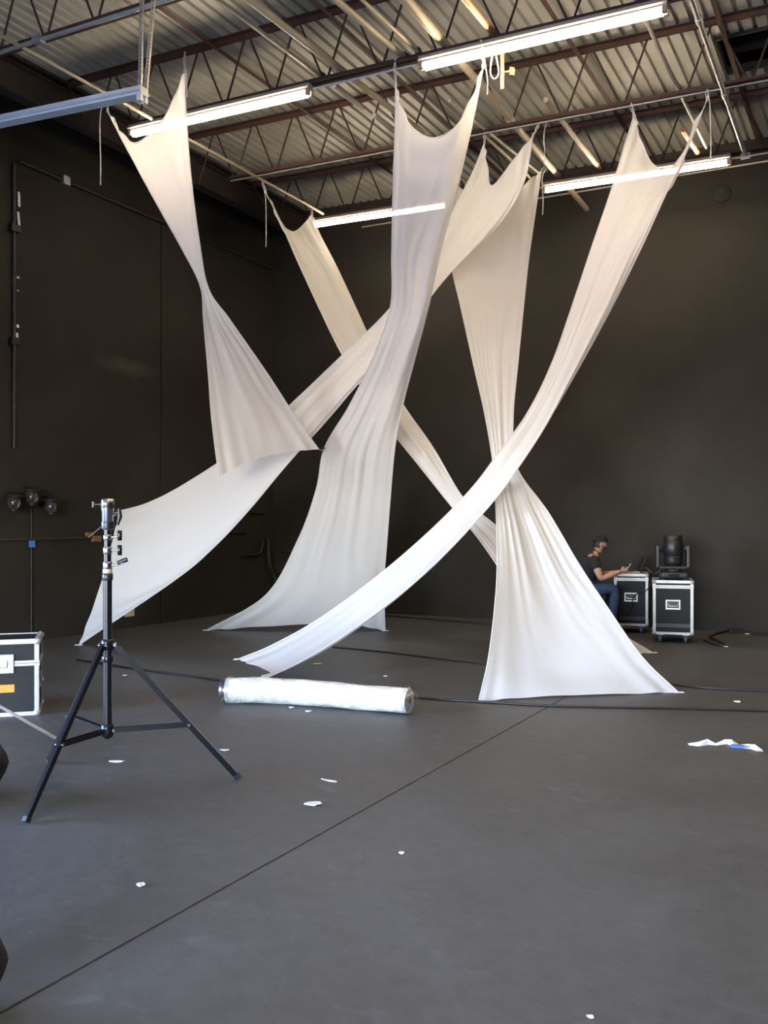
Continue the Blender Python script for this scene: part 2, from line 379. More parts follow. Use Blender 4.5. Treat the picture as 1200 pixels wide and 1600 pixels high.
cpipe('thin bright pipe with a clamp ending at the joist over the left strip lamp', (345,3), (506,122), .022, 'ypipe', .09, .8, 0, clamp=True)
cpipe('short grey pipe stub just behind the gap between the nearer strip lamps', (522,134), (566,169), .03, 'conduit', .06)
cpipe('short steel tube with an open dark end left of the middle fabric top', (584,180), (640,222), .032, 'galv', .06)
cpipe('wide cream pipe crossing the gap between the two nearer strip lamps', (388,-2), (660,207), .038, 'ypipe', .09, .5, 0)
cpipe('cream pipe with a clamp, left of two pipes ending above the middle fabric', (526,0), (634,92), .034, 'ypipe', .09, 1.2, 0, clamp=True)
cpipe('slender pale pipe ending above the left tip of the nearer right lamp', (566,0), (656,84), .018, 'ypipe', .09, 1.2, 0, clamp=True)
cpipe('wide cream pipe with a rounded free end above the nearer right lamp', (632,0), (699,74), .045, 'ypipe', .12, 1.5, 0)
cpipe('copper-coloured pipe with a dark clamp above the nearer right lamp', (728,0), (775,57), .036, 'opipe', .09, 1.5, 0, clamp=True)
cpipe('long cream pipe running from the nearer right lamp down to the back wall', (728,106), (918,328), .042, 'ypipe', .1, .6, 0, collar=(.55,))
cpipe('cream pipe with free end above the left half of the farther right lamp', (884,196), (937,263), .034, 'ypipe', .09, .5, 0)
cpipe('thin conduit passing just left of the tall right fabric corner', (1013,40), (1111,247), .02, 'conduit', .08, .4, 0)
cpipe('short copper-coloured pipe end behind the tall right fabric corner', (1067,203), (1091,240), .034, 'opipe', .05)
t = cpipe('bright steel pipe with a collar and foot plate at the far right', (1082,2), (1165,243), .026, 'galv', -.03, .3, 0, collar=(.3, .63))
b = at_chord(1165, 243, -.03); MB().bbox((b.x-.06, b.y-.02, b.z-.05), (b.x+.06, b.y+.02, b.z+.05), .006).build('foot_plate', 'galv', t)
cpipe('thin bright pipe behind the peak of the crossing diagonal fabric', (759,214), (827,277), .02, 'ypipe', -.02)
cpipe('thin pale pipe above the right corner of the hourglass fabric', (702,157), (841,270), .02, 'conduit', .02)
# conduits along the joists
def jconduit(label, y, x0, x1, dz, r, m, dy=0):
    return tag(MB().tube([(x0, y+dy, chord(x0)+dz), (x1, y+dy, chord(x1)+dz)], r, 8).build('conduit', m), label, 'conduit', 'conduits along the joists')
c = jconduit('pale conduit under the joist that crosses the top left corner', JY[1], -9.9, 2.0, -.025, .022, 'conduit', -.05)
for xx in (-5.15, -7.6):
    MB().bbox((xx-.06, JY[1]-.09, chord(xx)-.06), (xx+.06, JY[1]-.01, chord(xx)+.02), .006).build('junction_box', 'galv', c)
jconduit('thin conduit linking the two nearer lit fluorescent strips', JY[2], -5.6, -4.3, -.06, .012, 'galv', -.02)
jconduit('thin wire conduit along the middle joist above the right fabrics', JY[3], -8.3, 3.0, -.03, .011, 'conduit', -.04)
tag(MB().tube([(-8.2, YB-.03, 6.92), (XR, YB-.03, 6.80)], .014, 8).build('conduit', 'conduit'), 'thin conduit fixed along the top of the back wall', 'conduit', 'conduits along the joists')
tag(MB().tube([(-1.75, JY[4], chord(-1.7)-.05), (XR, JY[4], chord(XR)-.05)], .014, 8).build('conduit', 'conduit'), 'thin conduit leading right from the farther right lit strip', 'conduit', 'conduits along the joists')
tag(MB().tube([(-4.3, JY[4], chord(-4.3)-.05), (-5.7, JY[4], chord(-5.7)-.05)], .014, 8).build('conduit', 'conduit'), 'thin conduit linking the two farther lit strips', 'conduit', 'conduits along the joists')
# drop pipe with a valve in front of the nearer right lamp
dp = at_chord(785, 92, -.05)
t = thing('drop_pipe', 'short copper-coloured drop pipe with a small brass valve below the nearer right lamp', 'pipe', dp)
MB().tube([(0,0,.14), (0,0,-.32)], .022, 10).build('pipe_body', 'opipe', t)
MB().tube([(0,0,-.14), (.10*CY,.10*SY,-.13)], .012, 8).build('valve_stem', 'brass', t)
MB().bar((.10*CY,.10*SY,-.17), (.10*CY,.10*SY,-.09), .02, .05).bar((.06*CY,.06*SY,-.13), (.13*CY,.13*SY,-.13), .02, .02).build('valve_handle', 'brass', t)

# ================================================================== FLUORESCENT STRIPS
def strip_light(label, a, b, lit, group, housing='housing'):
    a, b = Vector(a), Vector(b); d = b-a; L = d.length
    t = thing('fluorescent_light', label, 'light fixture', a.lerp(b, .5), math.atan2(d.y, d.x), group)
    t.rotation_euler = (0, -math.asin(d.z/L), math.atan2(d.y, d.x))
    h = MB().bbox((-L/2, -.055, .0), (L/2, .055, .075), .006); h.build('housing', housing, t)
    r = MB()                                       # sloping reflector wings
    for s in (-1, 1):
        v = [(x, s*y, z) for x in (-L/2, L/2) for y, z in ((.05, .012), (.075, .03), (.075, .036), (.05, .018))]
        r.add(v, [(0,1,5,4), (1,2,6,5), (2,3,7,6), (3,0,4,7), (0,3,2,1), (4,5,6,7)])
    r.build('reflector', housing, t)
    for s in (-1, 1):
        if lit: MB().tube([(-L/2+.05, s*.034, -.028), (L/2-.05, s*.034, -.028)], .021, 12).build('tube', 'tube', t)
        for e in (-1, 1):
            MB().bbox((e*(L/2-.025)-.022, s*.034-.02, -.055), (e*(L/2-.025)+.022, s*.034+.02, 0), .004).build('lamp_holder', housing, t)
    return t
def joist_light(label, y, x0, x1, grp='lit fluorescent strips under the joists'):
    return strip_light(label, (x0, y, chord(x0)-.085), (x1, y, chord(x1)-.085), True, grp)
joist_light('lit fluorescent strip behind the small left twisted fabric', JY[2]-.03, -8.30, -5.62)
joist_light('lit fluorescent strip nearest the top right, touching the middle fabric corner', JY[2]-.03, -4.26, -1.72)
joist_light('lit fluorescent strip far back left, seen through the middle fabric', JY[4]-.03, -8.2, -5.75)
joist_light('lit fluorescent strip far back right, behind the tall right fabric', JY[4]-.03, -4.28, -1.72)
for yy, lab in ((JY[0], 'above the camera'), (ROW[0], 'behind the camera')):  # unseen strips added to brighten the near part of the room
    for x0 in (-4.26, .35):
        joist_light('added fill fluorescent strip %s, unseen outside the frame, %s of two' % (lab, 'left' if x0 < 0 else 'right'), yy-.03, x0, x0+2.54)
for yy, lab in ((JY[2], 'nearer'), (JY[4], 'farther')):  # two more unseen strips added at the right for extra overhead light
    joist_light('added fill fluorescent strip, unseen right of the frame in the %s row' % lab, yy-.03, .35, 2.89)
# hanging unlit strip
ua, ub = at(-110, 220, 9.07), at(226, 152, 8.13); ua.z = ub.z = 5.36
t = strip_light('unlit grey fluorescent strip hanging at the top left on perforated straps', ua, ub, False, None, 'housing_daylit')
TI = t.matrix_basis.inverted()
st = at(219, 140, 8.15)
def strap(p, q, m):
    p = TI @ Vector(p); q = TI @ Vector(q); mb = MB(); n = 60
    d = (q-p).normalized(); x = d.cross(Vector((0,1,0))).normalized(); yv = d.cross(x).normalized(); w = .024
    # flat strap face with punched holes: two rails and short bridges, plus a folded flange
    mb.bar(p-x*w*.72, q-x*w*.72, w*.5, .003, yv); mb.bar(p+x*w*.72, q+x*w*.72, w*.5, .003, yv)
    for i in range(n+1): mb.bar(p.lerp(q, max(0, i/n-.0045)), p.lerp(q, min(1, i/n+.0045)), w, .003, yv)
    mb.bar(p-x*w+yv*w*.5, q-x*w+yv*w*.5, .003, w, yv)
    return mb.build('hanger_strap', m, t)
top = Vector((st.x, st.y, roof(st.x)))
strap(st+Vector((.0,0,.0)), top+Vector((.03,0.02,0)), 'galv'); 
strap(st+FV*.05+RV*.035, top+RV*.20+FV*.05, 'conduit')

# ================================================================== FABRICS
def cr(a, b, c, d, t): return .5*((2*b)+(c-a)*t+(2*a-5*b+4*c-d)*t*t+(3*b-a-3*c+d)*t**3)
def sample(seq, s):
    n = len(seq)-1; s = max(0, min(n-1e-6, s*n)); i = int(s); t = s-i
    g = lambda k: seq[max(0, min(n, k))]
    a, b, c, d = g(i-1), g(i), g(i+1), g(i+2)
    if i-1 < 0: a = 2*b-c
    if i+2 > n: d = 2*c-b
    return cr(a, b, c, d, t)
def fabric(label, rows, zc, folds, seed, amp=.75, NU=72, NV=170, group='white stretch fabric panels'):
    """rows: cross lines from top edge to bottom edge; zc: {row: (depth left, depth right)}; folds: per row (pleat depth, pleat count, bow)"""
    n = len(rows)
    # path fraction per row from its centre
    cen = [Vector((sum(p[0] for p in r)/5, sum(p[1] for p in r)/5)) for r in rows]
    s = [0]
    for i in range(1, n): s.append(s[-1]+(cen[i]-cen[i-1]).length)
    ks = sorted(zc)
    R3 = []
    for i, r in enumerate(rows):
        k0 = max(k for k in ks if k <= i); k1 = min(k for k in ks if k >= i)
        t = 0 if k0 == k1 else (s[i]-s[k0])/(s[k1]-s[k0])
        il = (1-t)/zc[k0][0]+t/zc[k1][0]; ir = (1-t)/zc[k0][1]+t/zc[k1][1]
        R3.append([at(p[0], p[1], 1/(il*(1-j/4)+ir*(j/4))-(p[2] if len(p) > 2 else 0)) for j, p in enumerate(r)])
    rng = random.Random(seed); ph = [rng.uniform(0, 6.28) for _ in range(6)]
    cols = [[R3[i][j] for i in range(n)] for j in range(5)]
    grid = []
    for a in range(NV+1):
        v = a/NV; cs = [sample(c, v) for c in cols]
        fi = v*(n-1); i = min(n-2, int(fi)); f = fi-i; f = f*f*(3-2*f)
        F = [folds[i][q]*(1-f)+folds[i+1][q]*f for q in range(3)]
        row = []
        for b in range(NU+1):
            u = b/NU; row.append(sample(cs, u))
        grid.append((row, F))
    base = [[p.copy() for p in g[0]] for g in grid]
    verts = []
    for a in range(NV+1):
        F = grid[a][1]; v = a/NV
        for b in range(NU+1):
            u = b/NU; p = base[a][b]
            du = base[a][min(NU, b+1)]-base[a][max(0, b-1)]; dv = base[min(NV, a+1)][b]-base[max(0, a-1)][b]
            nn = du.cross(dv); nn = nn.normalized() if nn.length > 1e-9 else Vector((0,1,0))
            if nn.dot(p-Vector((0,0,CAMH))) > 0: nn = -nn      # one consistent side of the cloth
            uu = u+.03*math.sin(1.1*v*6.28+ph[4])*math.sin(math.pi*u)
            env = min(1, 6*u, 6*(1-u)); env = .25+.75*env
            w = 1.5*noise.noise(Vector((uu*F[1]*2.3, v*2.2, seed*3.7)))+.9*noise.noise(Vector((uu*F[1]*4.6, v*3.0, seed*1.3+9)))*(.4+1.2*abs(noise.noise(Vector((uu*3, v*3.5, seed*2.1)))))
            d = amp*F[0]*env*w+F[2]*math.sin(math.pi*u)
            # gathers that fan out of the tied corners
            e0 = math.exp(-v*7); e1 = math.exp(-(1-v)*9)
            for uc, ee, pp in ((0, e0, ph[3]), (1, e0, ph[5]), (0, e1*.5, ph[1]), (1, e1*.5, ph[2])):
                q = abs(u-uc); d += .032*ee*math.exp(-q*4)*math.sin(26*math.sqrt(q+.002)+pp)*min(1, q*12)
            verts.append(p+nn*d)
    W_ = NU+1; faces = [(a*W_+b, a*W_+b+1, (a+1)*W_+b+1, (a+1)*W_+b) for a in range(NV) for b in range(NU)]
    t = thing('stretch_fabric', label, 'fabric', (0,0,0), 0, group)
    m = MB(); m.add(verts, faces, True); o = m.build('cloth', 'fabric', t)
    # rolled hems along the two long edges
    for nm, b in (('hem', 0), ('hem', NU)):
        MB().tube([verts[a*W_+b] for a in range(0, NV+1)], .0065, 6).build(nm, 'fabric', t)
    MB().tube([verts[b] for b in range(0, NU+1)], .006, 6).build('hem', 'fabric', t)
    return t, R3
def rope(t, pts, r=.006, m='rope', nm='tie_rope'):
    return MB().tube(spline(pts, 6), r, 6).build(nm, m, t)
def tie_up(t, p, q, tail=.5, off=(.05,-.03,0)):
    p, q = Vector(p), Vector(q); o = Vector(off)
    rope(t, [p, p.lerp(q, .5)+Vector((.012,0,0)), q]); rope(t, [p+Vector((.01,0,.01)), p.lerp(q, .6)-Vector((.014,0,0)), q+Vector((.02,0,0))])
    MB().tube([p+Vector((0,0,-.02)), p+Vector((0,0,.03))], .014, 8).build('knot', 'rope', t)
    if tail: rope(t, [q, q+o*.5+Vector((0,0,-.05)), p+o+Vector((0,0,-.1)), p+o+Vector((.01,0,-tail*.7)), p+o+Vector((0,.01,-tail))], .007)
def tape_tab(t, p, a=0):
    p = Vector(p); mt = Matrix.Translation((p.x, p.y, .004)) @ rotz(a)
    MB().bbox((-.05,-.02,-.004), (.05,.02,.004), .002, mt).build('floor_tape', 'white_paper', t)

# A: small twisted panel at the left
A = [[(168,173),(190,207),(215,222),(257,182),(288,112)], [(190,217),(209,238),(234,243),(268,215),(291,182)], [(240,310),(255,309),(272,302),(288,292),(299,281)],
     [(285,390),(293,389),(300,385),(306,380),(311,374)], [(313,447),(316,449),(319,450),(322,450),(326,451)], [(318,500),(326,499),(336,498),(348,500),(361,502)],
     [(326,590),(350,586),(375,582),(398,580),(418,584)], [(331,655),(365,656),(400,656),(430,656),(463,653)], [(342,745),(378,726),(412,714),(452,706),(498,702)]]
fA = [(.01,3,0),(.012,3,.03),(.008,3,.02),(.012,4,0),(.02,3,0),(.018,3.5,0),(.022,3.5,0),(.016,3,.0),(.012,3,.0)]
tA, rA = fabric('small white fabric hanging free at left, pinched into an hourglass, its lower right corner tied', A, {0:(10.79,10.25), 4:(10.9,10.86), 8:(11.05,11.85)}, fA, 11, .42)
tie_up(tA, rA[0][0], (rA[0][0].x+.0, rA[0][0].y, chord(-7.9)+.0), .85, (-.10,-.02,0)); tie_up(tA, rA[0][4], at_y(288, 82, JY[2]-.08), .3)
# C: tall middle panel
Cc = [[(618,135),(636,187),(675,216),(720,187),(755,105)], [(617,200),(640,243),(675,264,-.03),(711,235,.08),(741,180)], [(614,300),(638,312),(666,317,-.08),(694,307,.17),(715,292,.05)],
      [(612,400),(628,403),(646,404,-.10),(668,402,.20),(687,398,.06)], [(610,480),(624,483),(638,484,-.06),(655,484,.18),(669,481,.05)], [(582,560),(600,563),(615,564),(632,564,.14),(648,561,.03)],
      [(545,635),(568,638),(590,638),(610,638,.09),(629,635)], [(507,700),(536,704),(562,706),(592,705),(617,700)], [(494,765),(522,770),(550,772),(582,771),(611,765)],
      [(466,842),(500,850),(535,852),(572,849),(605,842)], [(415,930),(462,935),(510,935),(560,930),(600,915)], [(322,985),(395,980),(470,976),(545,975),(602,986)]]
fC = [(.014,3,0),(.02,3,.05),(.02,3,.02),(.022,3,0),(.025,3,0),(.025,3.4,0),(.03,3.6,0),(.035,3.6,-.02),(.035,3.6,-.05),(.02,3.6,-.06),(.008,3,-.05),(.003,3,0)]
tC, rC = fabric('tall white fabric in the middle, one top corner at the nearer right lamp', Cc, {0:(9.9,9.46), 11:(13.9,13.85)}, fC, 5, .55)
tie_up(tC, rC[0][0], (rC[0][0].x, JY[2]-.05, chord(rC[0][0].x)+.05), 0); tie_up(tC, rC[0][4], (rC[0][4].x, JY[2]-.08, chord(rC[0][4].x)), .3)
lp = rC[0][4]+Vector((.10*CY, .10*SY, 0)); rope(tC, [lp+Vector((0,0,.16)), lp+Vector((-.03,0,-.04)), lp+Vector((.01,.01,-.12)), lp+Vector((.05,.03,-.05)), lp+Vector((.02,.01,.16))], .008)
tape_tab(tC, rC[-1][0], .3); tape_tab(tC, rC[-1][4], .9)
# the cord that ties A's lower corner to C's edge
rope(tA, [rA[8][4], rA[8][4].lerp(rC[7][0], .5)-Vector((0,0,.02)), rC[7][0]], .012, 'cable', 'black_tie')
# F: diagonal panel to the lower left
Fr = [[(757,223),(761,258),(769,290),(802,250),(833,212)], [(737,272),(748,294),(766,312),(796,300),(818,286)], [(700,342),(716,355),(736,366),(757,363,.06),(776,355)],
      [(650,430),(660,440),(671,449),(682,452,.05),(690,440)], [(600,492),(608,504),(616,515),(625,526,.04),(632,532)], [(540,550),(549,562),(558,573),(567,583,.04),(573,585)],
      [(470,617),(480,630),(490,643),(500,655,.03),(508,660)], [(400,681),(413,698),(426,714),(440,727),(450,724)], [(335,727),(349,752),(363,776),(377,796),(389,797)],
      [(270,767),(285,800),(300,830),(316,853),(331,858)], [(225,788),(230,835),(240,878),(255,907),(272,907)], [(188,798),(174,850),(160,903),(143,955),(123,1008)]]
fF = [(.01,3,0),(.015,3,.0),(.02,3,0),(.022,3,0),(.022,3,0),(.02,2.6,0),(.02,2.6,0),(.018,2.4,0),(.015,2.2,-.03),(.01,2,-.06),(.006,2,-.04),(.004,2,0)]
tF, rF = fabric('long white fabric slanting from behind the middle panel down to the lower left floor', Fr, {0:(11.65,11.35), 6:(12.1,12.05), 11:(12.9,12.24)}, fF, 21)
tie_up(tF, rF[0][0], (rF[0][0].x, JY[3], chord(rF[0][0].x)), 0); tie_up(tF, rF[0][4], (rF[0][4].x+.1, JY[3], chord(rF[0][4].x)+.02), .45, (.12,.05,.1))
e = rF[-1][0]; rope(tF, [e, e.lerp(Vector((XL+.03, e.y+.2, 1.40)), .5), Vector((XL+.03, e.y+.2, 1.40))]); tape_tab(tF, rF[-1][4], .6)
# G: big hourglass at the right
G = [[(690,262),(725,300),(765,313),(807,297),(846,267)], [(697,340),(730,350),(765,355),(800,346),(836,335)], [(704,410),(735,416),(765,419),(795,414),(826,405)],
     [(720,480),(744,485),(768,487),(792,485),(818,480)], [(740,570),(758,573),(776,574),(793,573),(809,570)], [(758,650),(770,652),(781,653),(792,652),(802,650)],
     [(771,730),(779,731),(788,732),(797,731),(807,728)], [(775,800),(793,803),(812,804),(832,803),(857,800)], [(777,880),(806,884),(836,885),(870,883),(903,878)],
     [(773,950),(812,956),(855,958),(900,954),(948,947)], [(763,1030),(816,1036),(875,1037),(940,1030),(1003,1026)], [(748,1096),(820,1090),(900,1086),(985,1084),(1060,1082)]]
fG = [(.006,2,0),(.006,2,.0),(.008,2,0),(.01,2.5,0),(.014,3,0),(.018,3,0),(.022,3,0),(.034,3.6,0),(.03,3.6,-.03),(.012,3.4,-.05),(.005,3,-.05),(.003,3,0)]
tG, rG = fabric('big white hourglass fabric at right, its wide foot taped to the floor in front', G, {0:(12.5,13.0), 6:(10.55,10.5), 11:(8.41,8.85)}, fG, 33, 1.0)
tie_up(tG, rG[0][4], (rG[0][4].x+.06, rG[0][4].y+.1, rG[0][4].z+.16), .62, (.02,-.02,0)); tie_up(tG, rG[0][0], (rG[0][0].x, JY[4], chord(rG[0][0].x)), 0)
tape_tab(tG, rG[-1][0], .9); tape_tab(tG, rG[-1][4], .5)
# D: sweeping panel from the right joist to the floor by the roll
D = [[(990,182),(1010,240),(1036,267),(1060,249),(1105,155)], [(975,230),(1000,276),(1027,293),(1051,284,.04),(1071,242,.03)], [(955,297),(980,316),(1003,324),(1026,318,.07),(1046,292,.03)],
     [(925,385),(945,393),(964,398),(984,397,.12),(1003,385,.03)], [(895,475),(911,483),(926,488),(942,489,.13),(957,478)], [(862,568),(874,575),(884,580),(895,582,.12),(907,570)],
     [(824,645),(834,653),(843,660),(852,665,.11),(861,650)], [(780,706),(790,716),(800,725),(810,730,.10),(818,718)], [(735,765),(745,775),(755,784),(766,789,.09),(774,778)],
     [(670,831),(680,842),(690,853),(700,860,.07),(709,852)], [(590,900),(601,914),(612,926),(622,933,.06),(631,924)], [(500,966),(511,983),(521,996),(531,1001,.04),(539,992)],
     [(425,1008),(437,1026),(447,1039),(455,1043),(464,1037)], [(372,1030),(391,1041),(408,1050),(403,1058),(401,1066)]]
fD = [(.008,3,0),(.012,3,.04),(.02,3,.03),(.018,3,0),(.018,3,0),(.018,3,0),(.018,3,0),(.018,3,0),(.016,3,0),(.014,2.5,0),(.01,2,0),(.006,2,0),(.004,2,0),(.003,2,0)]
tD, rD = fabric('long white fabric sweeping from upper right down to the floor behind the wrapped roll', D, {0:(10.78,10.39), 7:(10.05,9.95), 13:(10.95,9.46)}, fD, 45)
tie_up(tD, rD[0][0], (rD[0][0].x-.03, JY[3]-.03, chord(rD[0][0].x)+.02), .12); tie_up(tD, rD[0][4], (rD[0][4].x, JY[3]-.03, chord(rD[0][4].x)), .75, (.03,0,0))
rope(tD, [rD[-1][0], rD[-1][0]+Vector((-.05,-.02,-.01))], .012)
# B: narrow back panel behind everything
B = [[(415,300),(438,346),(457,362),(475,350),(487,335)], [(434,338),(452,370),(468,380),(485,374),(500,366)], [(470,420),(487,423),(502,425,-.02),(518,423,.08),(530,425)],
     [(532,550),(545,548),(557,545,.0),(569,540,.08),(581,535)], [(592,648),(600,642),(608,636,.07),(616,630,.02),(624,622)], [(652,724),(658,717),(664,711,.07),(670,705,.02),(676,698)],
     [(706,792),(710,789),(714,786),(719,782),(724,778)], [(748,842),(754,837),(760,832),(766,826),(771,818)], [(790,905),(800,899),(812,892),(824,885),(836,876)],
     [(830,985),(850,978),(872,970),(895,962),(912,953)], [(850,1040),(895,1034),(940,1028),(980,1024),(1020,1020)]]
fB = [(.012,2.6,0),(.02,2.6,.03),(.016,2.4,0),(.018,2.2,0),(.02,2.2,0),(.016,2.2,0),(.012,2,0),(.012,2,0),(.012,2.4,0),(.01,2.4,0),(.002,2,0)]
tB, rB = fabric('narrow white fabric slanting down from the far left conduit, behind all the other panels', B, {0:(13.57,14.67), 6:(11.95,11.9), 10:(FPX*CAMH/225,FPX*CAMH/205)}, fB, 57)
tie_up(tB, rB[0][0], (rB[0][0].x-.02, rB[0][0].y-.05, chord(-7.9)-.0), .8, (.0,0,0)); tie_up(tB, rB[0][4], (rB[0][4].x, rB[0][4].y, chord(-7.9)-.02), .1)
tape_tab(tB, rB[-1][4], .5)

# ================================================================== BLACK TRIPOD STAND
t = thing('tripod_stand', 'tall black steel tripod stand with chrome-edged column standing at the left', 'stand', on_floor(168, 1230))
base = t.location.copy(); base.z = 0; t.location = base
loc = lambda p: Vector(p)-base
feet = [on_floor(42,1286), on_floor(370,1218), on_floor(76,1193)]
for s_, r_, m_, nm, z0, z1 in ((0,.027,'black_metal','lower_tube',.36,1.31), (0,.0225,'black_metal','middle_tube',1.31,1.45), (0,.0205,'black_metal','upper_tube',1.45,1.60)):
    MB().lathe([(r_,z0),(r_,z1)], 20).build(nm, m_, t)
MB().lathe([(.034,.845),(.040,.85),(.040,.905),(.034,.91)], 20).build('leg_collar', 'black_metal', t)
MB().lathe([(.034,.77),(.036,.775),(.036,.80),(.034,.805)], 20).build('lock_ring', 'black_metal', t)
MB().lathe([(.018,.30),(.036,.315),(.040,.33),(.040,.385),(.034,.39)], 20).build('spider_hub', 'black_metal', t)
MB().lathe([(.030,1.27),(.033,1.275),(.033,1.31),(.028,1.315)], 20).build('clamp_ring', 'dark_plastic', t)
MB().lathe([(.0275,1.295),(.0285,1.30),(.0285,1.335),(.0275,1.34)], 20).build('label_band', 'ypipe', t)
for z0, z1, rr in ((1.335,1.385,.029),(1.43,1.475,.028),(1.515,1.55,.027)):
    MB().lathe([(rr-.004,z0),(rr,z0+.006),(rr,z1-.006),(rr-.004,z1)], 20).build('sleeve', 'chrome', t)
for z, ln, tilt in ((1.36,.09,.03), (1.455,.075,.0), (1.535,.075,.01)):
    k = MB().tube([RV*.025+Vector((0,0,z)), RV*ln+Vector((0,0,z+tilt*.5))], .007, 8).build('knob_screw', 'chrome', t)
    p = RV*ln+Vector((0,0,z+tilt))
    if tilt > .02: MB().tube([p-RV*.03-Vector((0,0,.015)), p+RV*.03+Vector((0,0,.008))], [.012,.015], 8).build('knob', 'dark_plastic', t)
    else: MB().tube([p-Vector((0,0,.032)), p-Vector((0,0,.028)), p+Vector((0,0,.028)), p+Vector((0,0,.032))], [.008,.014,.014,.008], 8).build('knob', 'black_metal', t)
MB().lathe([(.030,1.58),(.036,1.59),(.036,1.69),(.040,1.70),(.040,1.765),(.036,1.77),(.024,1.77),(.024,1.72)], 20).build('receiver', 'chrome', t)
MB().lathe([(.037,1.585),(.0385,1.59),(.0385,1.625),(.037,1.63)], 20).build('receiver_band', 'dark_plastic', t)
MB().lathe([(.0405,1.712),(.0412,1.715),(.0412,1.73),(.0405,1.735)], 20).build('receiver_band', 'dark_plastic', t)
MB().tube([-RV*.035+Vector((0,0,1.735)), -RV*.085+Vector((0,0,1.735))], .007, 8).tube([-RV*.085+Vector((0,0,1.718)), -RV*.085+Vector((0,0,1.752))], .01, 8).build('safety_pin', 'dark_plastic', t)
MB().tube([RV*.035+Vector((0,0,1.68)), RV*.075+Vector((0,0,1.69))], .008, 8).tube([RV*.07+Vector((0,0,1.71)), RV*.075+Vector((0,0,1.66)), RV*.06+Vector((0,0,1.61))], [.012,.016,.010], 8).build('locking_lever', 'dark_plastic', t)
for f in feet:
    p = loc(f); d = Vector((p.x, p.y, 0)).normalized(); s_ = d.cross(Vector((0,0,1)))
    a = d*.045+Vector((0,0,.875)); b_ = Vector((p.x, p.y, .02))
    lg = MB().bar(a, b_, .022, .034, d).build('leg', 'black_metal', t)
    MB().bar(b_-Vector((0,0,.0))+d*-.005+Vector((0,0,.012)), b_+d*.01-Vector((0,0,.012)), .027, .04, d).build('foot', 'dark_plastic', lg)
    MB().tube([a-s_*.03, a+s_*.03], .011, 8).build('pivot_bolt', 'chrome', lg)
    q = a.lerp(b_, .60); h_ = d*.035+Vector((0,0,.35))
    br = MB().bar(h_+s_*.014, q+s_*.014, .006, .028, (0,0,1)).bar(h_-s_*.014, q-s_*.014, .006, .028, (0,0,1)).build('brace', 'black_metal', t)
    MB().tube([q-s_*.026, q+s_*.026], .010, 8).build('pivot_bolt', 'chrome', br)
    MB().tube([h_-s_*.026, h_+s_*.026], .010, 8).build('pivot_bolt', 'chrome', br)

# silver stand mostly outside the frame; one leg reaches in
ft = on_floor(91, 1160); cen = on_floor(-125, 1175); cen.z = 0
t = thing('light_stand', 'silver stand leg reaching in from the left edge in front of the case', 'stand', cen)
lf = ft-cen; hub = Vector((0,0,.62))
for k in range(3):
    d = rotz(k*2*math.pi/3) @ Vector((lf.x, lf.y, 0)); kf = d*1.0; top_ = d.normalized()*.04+hub
    l_ = MB().tube([top_, kf+Vector((0,0,.02))], .011, 8).build('leg', 'alu', t)
    MB().tube([kf+Vector((0,0,.03)), kf+Vector((0,0,.0))], .014, 8).build('foot', 'dark_plastic', l_)
MB().lathe([(.016,.25),(.016,1.5)], 12).build('column', 'alu', t); MB().lathe([(.03,.58),(.045,.6),(.045,.66),(.03,.68)], 12).build('collar', 'dark_plastic', t)

